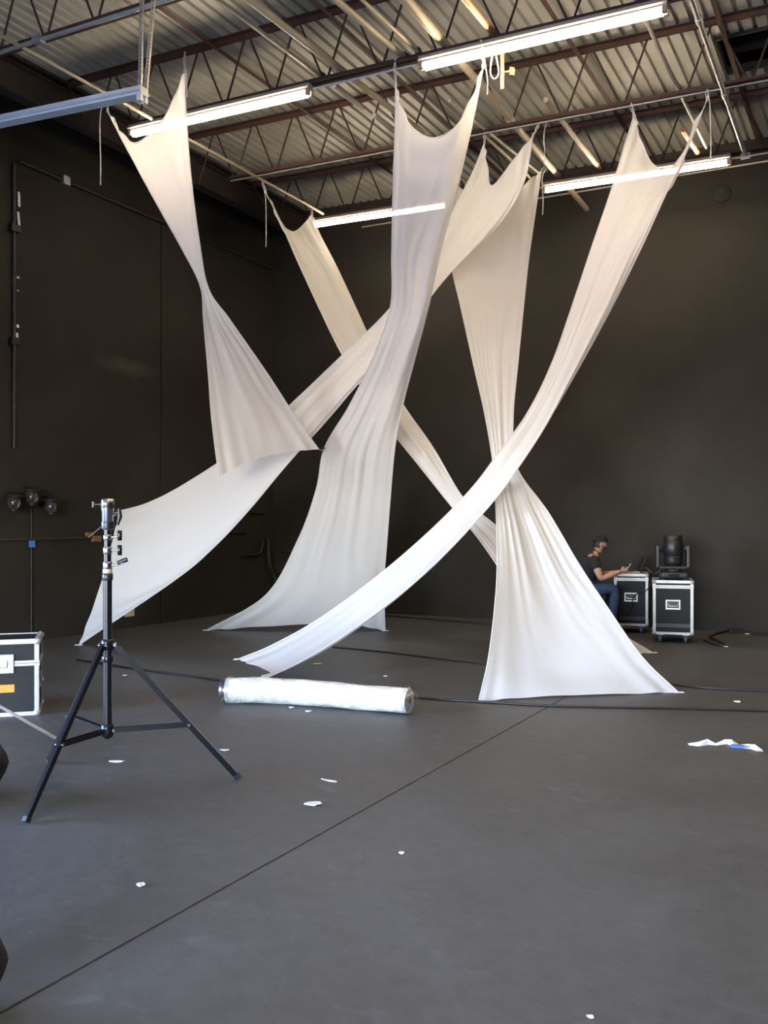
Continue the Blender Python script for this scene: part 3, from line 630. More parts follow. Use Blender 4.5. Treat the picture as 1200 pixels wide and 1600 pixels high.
# ================================================================== ROAD CASES
def corner_ball(mb, p, r=.028):
    bm = bmesh.new(); bmesh.ops.create_icosphere(bm, subdivisions=1, radius=r); bm.verts.index_update()
    mb.add([v.co+Vector(p) for v in bm.verts], [[q.index for q in f.verts] for f in bm.faces], True); bm.free()
def road_case(label, loc, rz, w, d, h, lid=None, wheels=True, handles=('front',), latch=False, group='black road cases with metal edges', lower=None):
    t = thing('road_case', label, 'case', loc, rz, group)
    z0 = .115 if wheels else .0; e = .032; th = .006
    MB().bbox((-w/2, -d/2, z0), (w/2, d/2, h), .004).build('body', 'laminate', t)
    for sx in (-1,1):
        for sy in (-1,1):
            x, y = sx*w/2, sy*d/2
            mb = MB(); xs = sorted((x+sx*th, x-sx*e)); ys = sorted((y+sy*th, y-sy*e))
            mb.box((xs[0], min(y+sy*th, y), z0), (xs[1], max(y+sy*th, y), h)); mb.box((min(x+sx*th, x), ys[0], z0), (max(x+sx*th, x), ys[1], h))
            mb.build('edge_trim', 'alu', t)
    def ring(za, zb, m, nm, o=th):
        for lo, hi in (((-w/2-o, -d/2-o, za), (w/2+o, -d/2, zb)), ((-w/2-o, d/2, za), (w/2+o, d/2+o, zb)), ((-w/2-o, -d/2, za), (-w/2, d/2, zb)), ((w/2, -d/2, za), (w/2+o, d/2, zb))):
            MB().box(lo, hi).build(nm, m, t)
    ring(z0, z0+e, 'alu', 'edge_trim', th+.001); ring(h-e, h, 'alu', 'edge_trim', th+.001)
    for s_ in (-1, 1):
        MB().box((-w/2, s_*(d/2-e/2)-e/2, h), (w/2, s_*(d/2-e/2)+e/2, h+th)).build('edge_trim', 'alu', t)
        MB().box((s_*(w/2-e/2)-e/2, -d/2+e, h), (s_*(w/2-e/2)+e/2, d/2-e, h+th)).build('edge_trim', 'alu', t)
    for l_ in ([lid] if lid else []):
        ring(l_-.022, l_+.022, 'alu', 'lid_rail', th+.004); ring(l_-.002, l_+.002, 'dark_plastic', 'lid_seam', th+.0055)
    if lower: ring(lower, lower+.05, 'dark_plastic', 'lower_rail', .003)
    for sx in (-1,1):
        for sy in (-1,1):
            for zz in (z0+.02, h-.018):
                mb = MB(); corner_ball(mb, (sx*(w/2-.012), sy*(d/2-.012), zz), .036); mb.build('ball_corner', 'alu', t)
            if wheels:
                x, y = sx*(w/2-.09), sy*(d/2-.09)
                c = MB().box((x-.045,y-.045,z0-.012), (x+.045,y+.045,z0)).bar((x-.022,y,z0-.01), (x-.022,y+.02,.05), .004, .04, (0,1,0)).bar((x+.022,y,z0-.01), (x+.022,y+.02,.05), .004, .04, (0,1,0)).build('caster', 'galv', t)
                mt = Matrix.Translation((x, y+.02, .05)) @ Matrix.Rotation(math.pi/2, 4, 'Y')
                MB().lathe([(.02,-.017),(.046,-.017),(.05,-.012),(.05,.012),(.046,.017),(.02,.017)], 18, mt).build('wheel', 'caster', c)
    for hd in handles:
        a = {'front':0, 'right':math.pi/2, 'left':-math.pi/2, 'back':math.pi}[hd]; dd = d if hd in ('front','back') else w
        mt = rotz(a); zc = (h+z0)/2+.04 if not latch else h*.42; yy = -dd/2
        f = MB()
        for lo, hi in (((-.095,yy-.008,zc+.045),(.095,yy,zc+.065)), ((-.095,yy-.008,zc-.065),(.095,yy,zc-.045)), ((-.095,yy-.008,zc-.045),(-.075,yy,zc+.045)), ((.075,yy-.008,zc-.045),(.095,yy,zc+.045))): f.bbox(lo, hi, .003, mt)
        f = f.build('handle_plate', 'galv', t)
        MB().box((-.075,yy-.003,zc-.045), (.075,yy-.0005,zc+.045), mt).build('handle_recess', 'dark_plastic', f)
        MB().tube([mt @ Vector(p) for p in ((-.06,yy-.012,zc+.012),(-.055,yy-.018,zc-.02),(.055,yy-.018,zc-.02),(.06,yy-.012,zc+.012))], .009, 8).build('handle_grip', 'galv', f)
    return t
# pixel-measured stands
c2 = on_floor(1061, 1005) + FV*.28
road_case('black road case on castors at the far right carrying the moving-head light', (c2.x, c2.y, 0), YAW-.28, .51, .56, .835, lid=.755, lower=.21)
c1 = on_floor(994, 990) + FV*.26
road_case('black road case on castors beside the seated person, laptop on top', (c1.x, c1.y, 0), YAW-.28, .47, .52, .865, lid=.79, lower=.20)
cl = on_floor(60, 1117)
L_yaw = YAW+.30
mid = Vector((cl.x, cl.y, 0)) + rotz(L_yaw) @ Vector((-.52, .26, 0))
t = road_case('low black road case with white edges and orange label cut by the left edge', mid, L_yaw, 1.04, .50, .635, lid=.44, wheels=False, handles=('right',), latch=True)
lt = MB().bbox((.02+.15, -.272, .36), (.02+.31, -.256, .52), .008).build('latch', 'alu', t)
MB().bbox((.22, -.278, .41), (.28, -.27, .47), .006).build('latch_key', 'galv', lt)
MB().box((.10, -.2525, .20), (.33, -.2505, .265)).build('orange_label', 'orange', t)

# ================================================================== MOVING-HEAD LIGHT (on the right case)
ml = on_floor(1061, 1005) + FV*.26; 
t = thing('moving_head_light', 'black moving-head stage light standing on the far right road case', 'stage light', (ml.x, ml.y, .842), YAW-.20)
MB().bbox((-.17,-.17,.012), (.19,.17,.105), .03).build('base', 'dark_plastic', t)
MB().bbox((-.08,-.178,.03), (.06,-.168,.085), .005).build('control_panel', 'lens', t)
for sx in (-1,1): MB().bbox((sx*.15-.025,-.15,0), (sx*.15+.025,.15,.014), .004).build('rubber_foot', 'dark_plastic', t)
MB().lathe([(.11,.105),(.115,.11),(.11,.135),(.10,.14)], 24).build('pan_bearing', 'dark_plastic', t)
y_ = MB().bbox((-.185,-.075,.135), (.185,.075,.185), .018)
for sx in (-1,1): y_.bbox((sx*.20-.028,-.075,.15), (sx*.20+.028,.075,.47), .02)
y_.build('yoke', 'dark_plastic', t)
for sx in (-1,1):
    MB().lathe([(.02,-.005),(.055,0),(.055,.04),(.03,.045)], 18, Matrix.Translation((sx*.145,0,.42)) @ Matrix.Rotation(sx*math.pi/2, 4, 'Y')).build('tilt_bearing', 'dark_plastic', t)
hd = MB().lathe([(.05,.185),(.10,.19),(.12,.215),(.125,.27),(.125,.33),(.130,.335),(.130,.50),(.124,.51),(.122,.585),(.110,.60),(.09,.60),(.085,.592)], 24).build('lamp_head', 'dark_plastic', t)
for zz in (.24,.27,.30,.54,.56): MB().lathe([(.125,zz),(.129,zz+.003),(.129,zz+.009),(.125,zz+.012)], 24).build('cooling_fin', 'lens', hd)
MB().lathe([(.0,.59),(.085,.594)], 24).build('front_lens', 'lens', hd)

# ================================================================== PERSON ON A CASE, LAPTOP, PHONE
PZ = 13.45
pp = at(915, 900, PZ); pp.z = 0
road_case('small black case with pale edges used as a seat by the person', Vector((pp.x, pp.y, 0))+RV*-.13, YAW, .62, .44, .495, wheels=False, handles=())
person = thing('person', 'person in black t-shirt, jeans, dark cap and face mask, sitting and holding a phone', 'person', (pp.x, pp.y, 0), YAW)
def skin(name, joints, edges, m, parent, sub=2, root=0):
    me = bpy.data.meshes.new(name); me.from_pydata([j[:3] for j in joints], edges, []); me.update()
    o = link(name, me, parent); o.modifiers.new('skin', 'SKIN').use_smooth_shade = True
    for i, j in enumerate(joints):
        sv = me.skin_vertices[0].data[i]; r = j[3]; sv.radius = r if isinstance(r, tuple) else (r, r); sv.use_root = (i == root)
    s_ = o.modifiers.new('sub', 'SUBSURF'); s_.levels = sub; s_.render_levels = sub
    me.materials.append(M[m]); return o
# body: one continuous figure (x towards the laptop, y away from the camera)
J = [(0,0,.63,(.15,.13)), (.0,0,.78,(.135,.12)), (.04,0,.94,(.16,.125)), (.09,0,1.07,(.15,.105)), (.135,0,1.15,.055), (.165,0,1.20,.052),                      # 0-5 spine, neck
     (.085,-.16,1.075,.075), (.12,-.235,.93,.056), (.165,-.25,.815,.046), (.30,-.215,.86,.042), (.43,-.16,.905,.031), (.475,-.14,.92,.034),                  # 6-11 near arm
     (.10,.16,1.075,.075), (.15,.22,.93,.056), (.20,.22,.83,.046), (.33,.10,.87,.040), (.44,.0,.895,.031), (.48,-.03,.905,.034),                            # 12-17 far arm
     (.05,-.10,.62,.105), (.25,-.13,.67,.088), (.40,-.13,.675,.070), (.385,-.13,.52,.060), (.355,-.13,.30,.056), (.34,-.13,.13,.045),                         # 18-23 near leg
     (.05,.10,.62,.105), (.25,.12,.67,.088), (.40,.12,.675,.070), (.385,.12,.52,.060), (.36,.12,.30,.056), (.345,.12,.13,.045)]                              # 24-29 far leg
E = [(0,1),(1,2),(2,3),(3,4),(4,5),(3,6),(6,7),(7,8),(8,9),(9,10),(10,11),(3,12),(12,13),(13,14),(14,15),(15,16),(16,17),(0,18),(18,19),(19,20),(20,21),(21,22),(22,23),(0,24),(24,25),(25,26),(26,27),(27,28),(28,29)]
body = skin('body', J, E, 'skin', person)
def cover(name, idx, grow, m):                      # clothing follows the same joints, slightly larger
    mp = {k: i for i, k in enumerate(idx)}
    js = [(*J[k][:3], tuple(r+grow for r in (J[k][3] if isinstance(J[k][3], tuple) else (J[k][3],)*2))) for k in idx]
    return skin(name, js, [(mp[a], mp[b]) for a, b in E if a in mp and b in mp], m, person)
cover('shirt', [0,1,2,3,6,7,12,13], .014, 'tshirt')
cover('trousers', [0,18,19,20,21,22,23,24,25,26,27,28,29], .016, 'jeans')
for y in (-.13, .12):
    MB().bbox((.29,y-.045,.0), (.53,y+.045,.085), .03).bbox((.29,y-.04,.03), (.39,y+.04,.14), .03).build('shoe', 'shoe', person)
# head with face
def head():
    bm = bmesh.new(); bmesh.ops.create_uvsphere(bm, u_segments=32, v_segments=24, radius=1)
    for v in bm.verts:
        x, y, z = v.co
        fx = x*.098; fy = y*.076; fz = z*.120
        if x > 0: fx *= 1-.10*max(0, -z); 
        if z < 0: fy *= 1+.22*z; fx *= 1+(.10*z if x < 0 else 0)
        nose = math.exp(-((y/.16)**2))*math.exp(-((z+.18)/.17)**2)*max(0, x); fx += nose*.026
        brow = math.exp(-((z-.22)/.12)**2)*max(0, x)*.006; fx += brow
        eye = (math.exp(-(((y-.42)/.16)**2))+math.exp(-(((y+.42)/.16)**2)))*math.exp(-((z-.03)/.11)**2)*max(0, x); fx -= eye*.010
        lip = math.exp(-((y/.28)**2))*math.exp(-((z+.55)/.08)**2)*max(0, x); fx += lip*.006
        chin = math.exp(-((y/.4)**2))*math.exp(-((z+.9)/.2)**2)*max(0, x+.2); fx += chin*.02
        v.co = (fx, fy, fz)
    bm.verts.index_update(); mb = MB()
    mt = Matrix.Translation((.215,0,1.305)) @ Matrix.Rotation(.22, 4, 'Y')
    mb.add([mt @ v.co for v in bm.verts], [[q.index for q in f.verts] for f in bm.faces], True); bm.free(); return mb, mt
hmb, hm = head(); hd = hmb.build('head', 'skin', person)
def ell(c, r, mt, n=12):
    bm = bmesh.new(); bmesh.ops.create_uvsphere(bm, u_segments=n*2, v_segments=n, radius=1); bm.verts.index_update()
    v = [mt @ Vector((c[0]+p.co.x*r[0], c[1]+p.co.y*r[1], c[2]+p.co.z*r[2])) for p in bm.verts]; f = [[q.index for q in p.verts] for p in bm.faces]; bm.free(); return v, f
for s_ in (-1,1):
    MB().add(*ell((-.012, s_*.076, -.005), (.020,.010,.032), hm), True).build('ear', 'skin', hd)
    MB().add(*ell((.086, s_*.032, .006), (.009,.012,.008), hm), True).build('eye', 'lens', hd)
# cap: cut sphere over the skull with a turned-back brim, hair bun behind
def shell(zmin, grow, xlim=None):
    bm = bmesh.new(); bmesh.ops.create_uvsphere(bm, u_segments=32, v_segments=24, radius=1)
    bmesh.ops.delete(bm, geom=[v for v in bm.verts if (v.co.z < zmin if xlim is None else not xlim(v.co))], context='VERTS'); bm.verts.index_update()
    v = [hm @ Vector((p.co.x*(.098+grow), p.co.y*(.076+grow), p.co.z*(.120+grow))) for p in bm.verts]; f = [[q.index for q in p.verts] for p in bm.faces]; bm.free()
    return MB().add(v, f, True)
shell(.18, .014).build('cap', 'tshirt', person)
MB().add(*ell((-.10,0,.03), (.05,.06,.012), hm), True).build('cap_brim', 'tshirt', person)
shell(0, .008, lambda c: c.x < -.12 and c.z > -.55).build('hair', 'hair', person)
shell(0, .010, lambda c: c.x > .05 and -.85 < c.z < -.12).build('face_mask', 'mask', person)
for s_ in (-1,1): MB().tube([hm @ Vector((.05, s_*.078, -.035)), hm @ Vector((-.01, s_*.082, -.02))], .003, 6).build('mask_strap', 'mask', person)
# hands: palm and five fingers each
def hand(o, d, side, curl):
    o, d = Vector(o), Vector(d).normalized(); up = Vector((0,0,1)); up = (up-d*up.dot(d)).normalized(); w = d.cross(up)*side
    js = [(*o, (.022,.030)), (*(o+d*.045), (.016,.036)), (*(o+d*.085), (.014,.036))]; ed = [(0,1),(1,2)]
    palm = skin('hand', js, ed, 'skin', person, 2)
    for k, (off, ln) in enumerate(((-.027,.066), (-.009,.076), (.009,.072), (.026,.056))):
        a = o+d*.078+up*off; b_ = a+d*ln*.5+w*curl*.3*ln; c_ = b_+d*ln*.25+w*curl*ln*.5; e_ = c_+w*curl*ln*.3-d*.008*curl
        skin('finger', [(*a,.0095), (*b_,.009), (*c_,.0085), (*e_,.0075)], [(0,1),(1,2),(2,3)], 'skin', palm, 1)
    a = o+d*.025+up*.025+w*.006; b_ = a+d*.03+up*.022+w*.014; c_ = b_+d*.03+w*.012-up*.004
    skin('thumb', [(*a,.013), (*b_,.011), (*c_,.009)], [(0,1),(1,2)], 'skin', palm, 1)
hand((.475,-.14,.92), (.9,.25,.22), -1, .8); hand((.48,-.03,.905), (.9,-.25,.1), 1, .6)
pw = person.location+rotz(YAW) @ Vector((.575,-.10,.965))
ph = thing('smartphone', 'pale smartphone held up in the seated person\'s hand', 'phone', pw, YAW); ph.rotation_euler = (0, math.radians(38), YAW)
MB().bbox((-.005,-.036,-.075), (.005,.036,.075), .004).build('phone_body', 'phone', ph); MB().box((-.0062,-.032,-.068), (-.0052,.032,.068)).build('phone_screen', 'screen', ph)
# laptop on the left case, facing the person
lp = Vector((c1.x, c1.y, .876)) + RV*-.02 + FV*-.04
t = thing('laptop', 'open dark laptop on the road case in front of the seated person', 'laptop', lp, YAW-.12)
MB().bbox((-.15,-.17,.0), (.11,.17,.02), .006).build('keyboard_base', 'alu', t)
MB().box((-.12,-.14,.0201), (.03,.14,.022)).build('keyboard', 'dark_plastic', t)
mt = Matrix.Translation((.11,0,.018)) @ Matrix.Rotation(math.radians(22), 4, 'Y')
lid = MB().bbox((-.005,-.17,0), (.005,.17,.235), .004, mt).build('screen_lid', 'dark_plastic', t)
MB().box((-.0065,-.155,.015), (-.0055,.155,.225), mt).build('display', 'screen', lid)
# cables hanging over the left case and between the two
def cable(label, pts, r=.008, group=None, m='cable'):
    return tag(MB().tube(spline(pts, 10), r, 7).build('cable', m), label, 'cable', group)
mt = Matrix.Translation((c1.x, c1.y, 0)) @ rotz(YAW-.28)
q = lambda x, y, z: mt @ Vector((x, y, z))
cable('black cable looping down the front of the road case beside the person', [q(.33,-.06,.90), q(.30,-.26,.80), q(.22,-.285,.64), q(.10,-.285,.60), q(.03,-.285,.52), q(.01,-.285,.40), q(-.06,-.285,.30), q(-.17,-.285,.25), q(-.20,-.28,.16), q(-.19,-.27,.02)], .008)
cable('grey cable draped between the laptop and the moving-head light', [q(.10,.05,.90), q(.20,-.05,.95), q(.28,-.1,.89), q(.33,-.02,.86), q(.40,-.08,.90), q(.47,-.1,.89)], .008, None, 'caster')

# ================================================================== WRAPPED ROLL
r0, r1 = on_floor(352, 1101), on_floor(640, 1120)
r0 = r0+FV*.10; r1 = r1+FV*.10; RR = .118
axis = [r0, r0.lerp(r1,.3)+FV*.10, r0.lerp(r1,.62)+FV*.07, r1]
pts = spline([Vector((p.x,p.y,RR-.004)) for p in axis], 14)
t = thing('fabric_roll', 'long roll of white fabric in clear plastic wrap lying on the floor', 'roll', (0,0,0))
rg = random.Random(3); NR = 26; vs = []
for i, p in enumerate(pts):
    f = i/(len(pts)-1); rad = RR*(.93+.05*math.sin(3*f+1)); d = (pts[min(i+1,len(pts)-1)]-pts[max(0,i-1)]).normalized(); sd = d.cross(Vector((0,0,1))).normalized()
    for k in range(NR):
        a = 2*math.pi*k/NR; rr = rad*(1+.022*math.sin(5*a+9*f*3)+.02*math.sin(3*a-17*f)+.012*rg.uniform(-1,1)); z = math.sin(a)*rr
        vs.append(Vector((p.x, p.y, RR*.95))+sd*math.cos(a)*rr+Vector((0,0,max(z, -RR*.945))))
n = len(pts); fs = [(i*NR+k, i*NR+(k+1)%NR, (i+1)*NR+(k+1)%NR, (i+1)*NR+k) for i in range(n-1) for k in range(NR)]
mb = MB().add(vs, fs, True); mb.add(vs[:NR], [tuple(range(NR))]); mb.add(vs[-NR:], [tuple(reversed(range(NR)))]); mb.build('wrapped_body', 'wrap', t)
d1 = (pts[-1]-pts[-2]).normalized(); d0 = (pts[0]-pts[1]).normalized()
mt = Matrix.Translation(pts[-1]+d1*.002) @ d1.to_track_quat('Z','Y').to_matrix().to_4x4()
MB().lathe([(.018,0),(.022,.004),(.015,.004),(.012,-.0)], 14, mt).build('core_tube', 'rust', t)
def crumple(base, d, pr, nm):
    q_ = d.to_track_quat('Z','Y').to_matrix().to_4x4(); mt = Matrix.Translation(base) @ q_; vs = []; n_ = 22
    for r, z in pr:
        for k in range(n_):
            a = 2*math.pi*k/n_; rr = r*(1+.05*math.sin(5*a+z*40)+.05*rg.uniform(-1,1)); p = mt @ Vector((rr*math.cos(a), rr*math.sin(a), z+.01*rg.uniform(-1,1))); p.z = max(p.z, .004); vs.append(p)
    MB().add(vs, [(i*n_+k, i*n_+(k+1)%n_, (i+1)*n_+(k+1)%n_, (i+1)*n_+k) for i in range(len(pr)-1) for k in range(n_)], True).build(nm, 'film', t)
crumple(pts[-1], d1, [(.124,-.03),(.122,.01),(.078,.045),(.018,.09)], 'plastic_end'); crumple(pts[0], d0, [(.126,-.04),(.124,0),(.124,.035),(.105,.06),(.07,.045)], 'plastic_end')

# ================================================================== FLOOR CABLES AND SCRAPS
def fcable(label, px, r=.012):
    return cable(label, [on_floor(x, y)+Vector((0,0,r)) for x, y in px], r, 'cables on the floor')
fcable('black cable across the floor behind the wrapped roll and under the hourglass fabric foot', [(120,1032),(230,1049),(300,1058),(360,1067),(420,1069),(500,1074),(600,1086),(680,1094),(745,1098),(850,1104),(960,1107),(1080,1109),(1210,1113)], .011)
fcable('black cable across the floor through the middle of the room behind the hourglass fabric', [(520,1012),(600,1020),(680,1030),(770,1040),(860,1050),(960,1062),(1050,1071),(1110,1077),(1210,1082)], .011)
fcable('black cable on the floor along the foot of the back wall', [(590,962),(640,966),(700,971),(760,976),(830,981)], .012)
fcable('dark cable tangle on the floor along the back wall at far right', [(1100,1002),(1115,1008),(1132,1010),(1120,1002),(1108,997),(1122,991),(1142,987),(1160,989),(1150,986),(1140,988),(1172,991),(1210,994)], .014)
cp = on_floor(1148, 989); tag(MB().bbox((-.09,-.05,0), (.09,.05,.06), .01, Matrix.Translation(cp) @ rotz(YAW)).build('power_strip', 'dark_plastic'), 'small black power box lying by the back wall at far right', 'power box')
def scrap(label, px, py, l, w, a=0, m='white_paper', seed=0, cat='paper scrap', name='paper_scrap'):
    rg = random.Random(seed+int(px)); p = on_floor(px, py); n = 9; mt = Matrix.Translation(p) @ rotz(YAW+a); v = []
    for z in (0, .004):
        for k in range(n):
            an = 2*math.pi*k/n; rr = 1+rg.uniform(-.28,.18); v.append(mt @ Vector((l/2*math.cos(an)*rr, w/2*math.sin(an)*rr, z+.002+.004*abs(math.cos(an)))))
    return tag(MB().add(v, [tuple(reversed(range(n))), tuple(range(n,2*n))]+[(k,(k+1)%n,n+(k+1)%n,n+k) for k in range(n)]).build(name, m), label, cat, 'scraps on the floor')
scrap('white paper scrap on the floor inside the tripod\'s legs', 183, 1191, .10, .05)
scrap('thin straight white strip on the floor right of the tripod', 515, 1221, .135, .022, -.55)
scrap('oval white paper scrap on the floor below the thin white strip', 489, 1257, .10, .07, .1)
scrap('tiny white crumb alone on the near floor left of the joint', 220, 1384, .04, .05, .6)
scrap('small white scrap left of two, just in front of the wrapped roll', 455, 1106, .05, .05)
scrap('small white scrap right of two, just in front of the wrapped roll', 482, 1112, .06, .06)
scrap('tiny pale scrap to the right of the tripod\'s right leg', 351, 1173, .07, .03)
scrap('tiny white scrap on the floor behind the wrapped roll', 602, 1057, .05, .05)
scrap('faint white scrap in front of the small left end of the sweeping fabric', 268, 1053, .05, .05)
scrap('faint white scrap left of another, behind the tripod', 195, 1056, .05, .04)
scrap('white scrap on the floor right of the hourglass foot', 1152, 1097, .06, .07)
scrap('tiny white crumb in the middle of the near floor', 627, 1334, .03, .03)
scrap('tiny white scrap at the bottom right of the near floor', 922, 1591, .025, .02)
scrap('white scrap by the right case castor near the back wall', 1134, 1011, .06, .07)
scrap('white scrap at the end of the cable tangle by the back wall', 1168, 991, .07, .07)
scrap('faint white scrap under the sweeping fabric', 496, 1038, .10, .04)
# torn white and blue plastic strip on the right
pts_ = [(1075,1164),(1090,1165),(1105,1163),(1118,1164),(1132,1161),(1143,1164),(1155,1166),(1168,1168),(1180,1172),(1191,1174)]
wd = [.02,.035,.03,.03,.045,.06,.07,.06,.05,.02]
t = thing('torn_plastic_strip', 'torn strip of white and blue plastic lying on the right floor', 'plastic strip', on_floor(1132,1164)); ob = t.location.copy()
for seg, m in (((0,6),'white_paper'), ((5,9),'wrap')):
    v = []; f = []
    for i in range(seg[0], seg[1]+1):
        p = on_floor(*pts_[i])-ob; h = .012+.014*(i % 3); v += [p-FV*wd[i]+Vector((0,0,.003)), p+Vector((0,0,h)), p+FV*wd[i]+Vector((0,0,.004))]
    for i in range(seg[1]-seg[0]): f += [(3*i,3*i+3,3*i+4,3*i+1), (3*i+1,3*i+4,3*i+5,3*i+2)]
    MB().add(v, f).build('torn_piece', m, t)
p = on_floor(1160,1168)-ob; MB().bbox((-.08,-.03,.0), (.07,.02,.016), .005, Matrix.Translation(p) @ rotz(YAW-.25)).build('blue_piece', 'blue_tape', t)

# black bags cut by the left edge
def bag(label, c, w, d, h, seed):
    rg = random.Random(seed); bm = bmesh.new(); bmesh.ops.create_cube(bm, size=1); bmesh.ops.subdivide_edges(bm, edges=bm.edges[:], cuts=7, use_grid_fill=True)
    for v in bm.verts:
        x, y, z = [2*k for k in v.co]; r = (abs(x)**3.2+abs(y)**3.2+abs(z)**3.2)**(1/3.2); x, y, z = x/r, y/r, z/r
        s_ = 1+.05*math.sin(5*x+seed)+.04*math.sin(6*z+3*y)
        v.co = (x*w/2*s_, y*d/2*s_, max(.0, (z*.5+.5)*h*(1+.03*math.sin(4*x))))
    bm.verts.index_update(); t = thing('duffel_bag', label, 'bag', c, YAW, 'black bags at the left edge')
    MB().add([v.co.copy() for v in bm.verts], [[q.index for q in f.verts] for f in bm.faces], True).build('bag_body', 'bag', t); bm.free()
    MB().tube(spline([(-w*.25,0,h*.97),(-w*.15,0,h*1.2),(w*.15,0,h*1.2),(w*.25,0,h*.97)], 8), .014, 8).build('carry_strap', 'bag', t)
    MB().bar((-w*.4,-d*.1,h*.965), (w*.4,-d*.1,h*.965), .02, .012).build('zip', 'dark_plastic', t)
b0 = on_floor(12, 1262); bag('black bag at the left edge, upper one of two, beside the tripod foot', Vector((b0.x,b0.y,0))-RV*.455+FV*.06, .80, .45, .44, 1)
b1 = on_floor(8, 1640); bag('black bag at the bottom left corner, nearest the camera', Vector((b1.x,b1.y,0))-RV*.395+FV*.10, .62, .42, .36, 4)

# ================================================================== LEFT WALL FITTINGS
def wpt(px, py, o=.03): return at_x(px, py, XL+o)
def wall_pipe(label, pts, r=.018, m='wall'):
    return tag(MB().tube([wpt(x, y, r+.008) for x, y in pts], r, 8).build('wall_conduit', m), label, 'conduit', 'black conduits on the left wall')
M['black_pipe'] = noisy('black_painted_pipe', [(.35,(.012,.011,.009)), (.8,(.045,.042,.036))], 12, .5)
a, b_ = wpt(30, 252), wpt(430, 412); 
t = tag(MB().tube([(XL+.03, a.y, a.z), (XL+.03, YB-.05, a.z-.03)], .02, 8).build('wall_conduit', 'black_pipe'), 'black horizontal conduit high on the left wall with a pale bracket', 'conduit', 'black conduits on the left wall')
p = wpt(103, 281); MB().bbox((XL+.0,p.y-.06,p.z-.07), (XL+.06,p.y+.06,p.z+.05), .006).build('bracket', 'galv', t)
p0, p1 = wpt(22, 255), wpt(22, 700)
t = tag(MB().tube([(XL+.03,p0.y,p0.z), (XL+.03,p0.y,p1.z)], .022, 8).build('wall_conduit', 'black_pipe'), 'black vertical conduit with scraped pale paint at the left edge of the wall', 'conduit', 'black conduits on the left wall')
for (xa,ya,xb,yb) in ((29,300,30,323),(28,331,30,354),(28,432,28,435),(28,453,28,455),(27,507,28,512),(26,520,27,530)):
    pa, pb = wpt(xa,ya,.012), wpt(xb,yb,.012); MB().bar(pa, pb, .035, .012, (1,0,0)).build('scraped_paint', 'white_paper', t)
p = wpt(22, 357); MB().bbox((XL,p.y-.07,p.z-.05), (XL+.08,p.y+.07,p.z+.05), .01).build('coupling', 'cable', t)
p = wpt(22, 533); MB().bbox((XL,p.y-.06,p.z-.05), (XL+.07,p.y+.06,p.z+.05), .01).build('coupling', 'cable', t)
p = wpt(75, 842); t = tag(MB().tube([(XL+.025, 7.0, p.z), (XL+.025, wpt(152,841).y, p.z)], .014, 8).build('wall_conduit', 'black_pipe'), 'thin horizontal conduit low on the left wall ending behind the tripod', 'conduit', 'black conduits on the left wall')
p = wpt(152, 838); 
MB().bbox((XL+.005,p.y-.22,p.z+.0), (XL+.055,p.y-.08,p.z+.06), .01).bbox((XL+.005,p.y-.1,p.z-.08), (XL+.06,p.y+.06,p.z+.01), .01).build('rusty_clamp', 'rust', t)
pj = wpt(50, 850); pt_, pb_ = wpt(50, 795), wpt(50, 990)
t = tag(MB().tube([(XL+.02,pj.y,pt_.z), (XL+.02,pj.y,.03)], .009, 6).build('hanging_cord', 'black_pipe'), 'thin vertical cord below the jar lamps with a piece of blue tape', 'cord')
MB().box((XL+.026,pj.y-.05,pj.z-.045), (XL+.034,pj.y+.05,pj.z+.045)).build('blue_tape', 'blue_tape', t)
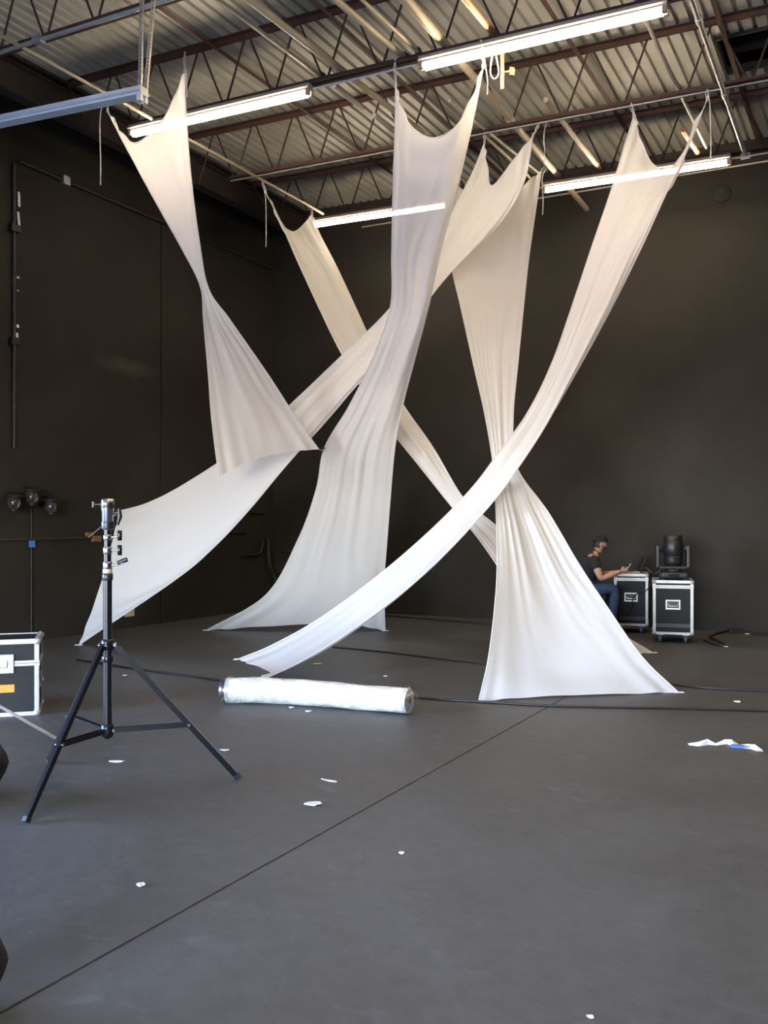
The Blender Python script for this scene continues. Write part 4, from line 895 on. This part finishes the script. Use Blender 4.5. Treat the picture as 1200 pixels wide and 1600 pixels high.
for i, (px, py) in enumerate(((22,786),(50,777),(80,792))):
    p = wpt(px, py, .16)
    t = thing('jar_lamp', ['dusty glass jar lamp on the left wall, left of three', 'dusty glass jar lamp on the left wall, middle and highest of three', 'dusty glass jar lamp on the left wall, right and lowest of three'][i], 'lamp', p, 0, 'jar lamps on the left wall')
    MB().lathe([(.03,.12),(.14,.095),(.15,.085),(.06,.08),(.05,.07)], 20).build('cap', 'dark_plastic', t)
    MB().lathe([(.055,.08),(.085,.06),(.09,.0),(.08,-.05),(.05,-.085),(.01,-.095)], 20).build('glass_jar', 'jar', t)
    MB().lathe([(.04,-.082),(.045,-.09),(.03,-.12),(.01,-.125)], 14).build('bottom_cap', 'dark_plastic', t)
    MB().tube([(0,0,.11), (-.05,0,.14), (-.15,0,.14)], .014, 8).build('bracket_arm', 'dark_plastic', t)
# pipes low in the back left corner
def cpt(px, py, o=.04): return at_x(px, py, XL+o)
for i, (pts, r, lb) in enumerate(((((388,801),(413,801)), .014, 'short horizontal pipe low in the back left corner, topmost one'), (((358,832),(384,832)), .016, 'short horizontal pipe low in the back left corner with a tiny valve'),
        (((376,868),(402,866),(408,860),(411,846)), .018, 'bent pipe low in the back left corner'), (((415,842),(417,880),(423,895),(433,908)), .035, 'thick dark downpipe curving in the back left corner'))):
    pp_ = [cpt(x, y, r+.01) for x, y in pts]; pp_ = [Vector((min(XL+r+.01+(.06 if r > .03 else 0), q_.x+1), min(q_.y, YB-.06), q_.z)) for q_ in pp_]
    tag(MB().tube(spline(pp_, 5), r, 8).build('wall_pipe', 'black_pipe'), lb, 'pipe', 'pipes in the back left corner')
for i, (xa, xb, y) in enumerate(((440,462,862),(431,443,894))):
    pa, pb = at_y(xa, y, YB-.03), at_y(xb, y, YB-.03)
    tag(MB().tube([pa, pb], .016, 8).build('wall_pipe', 'black_pipe'), ['short pipe on the back wall beside the spread middle fabric, upper one', 'short pipe on the back wall beside the spread middle fabric, lower one'][i], 'pipe', 'pipes in the back left corner')
p = at_y(1128, 303, YB-.01); tag(MB().lathe([(.12,0),(.13,.004),(.12,.015),(.05,.02)], 20, Matrix.Translation(p) @ Matrix.Rotation(math.pi/2, 4, 'X')).build('wall_vent_cap', 'black_soffit'), 'dark round cap high on the back wall below the farther right lamp', 'vent cap')
p = wpt(202, 957, .0); tag(MB().box((XL+.001,p.y-.10,p.z-.06), (XL+.01,p.y+.10,p.z+.07)).build('beige_patch', 'ypipe'), 'small beige patch on the left wall behind the diagonal fabric\'s foot', 'patch')
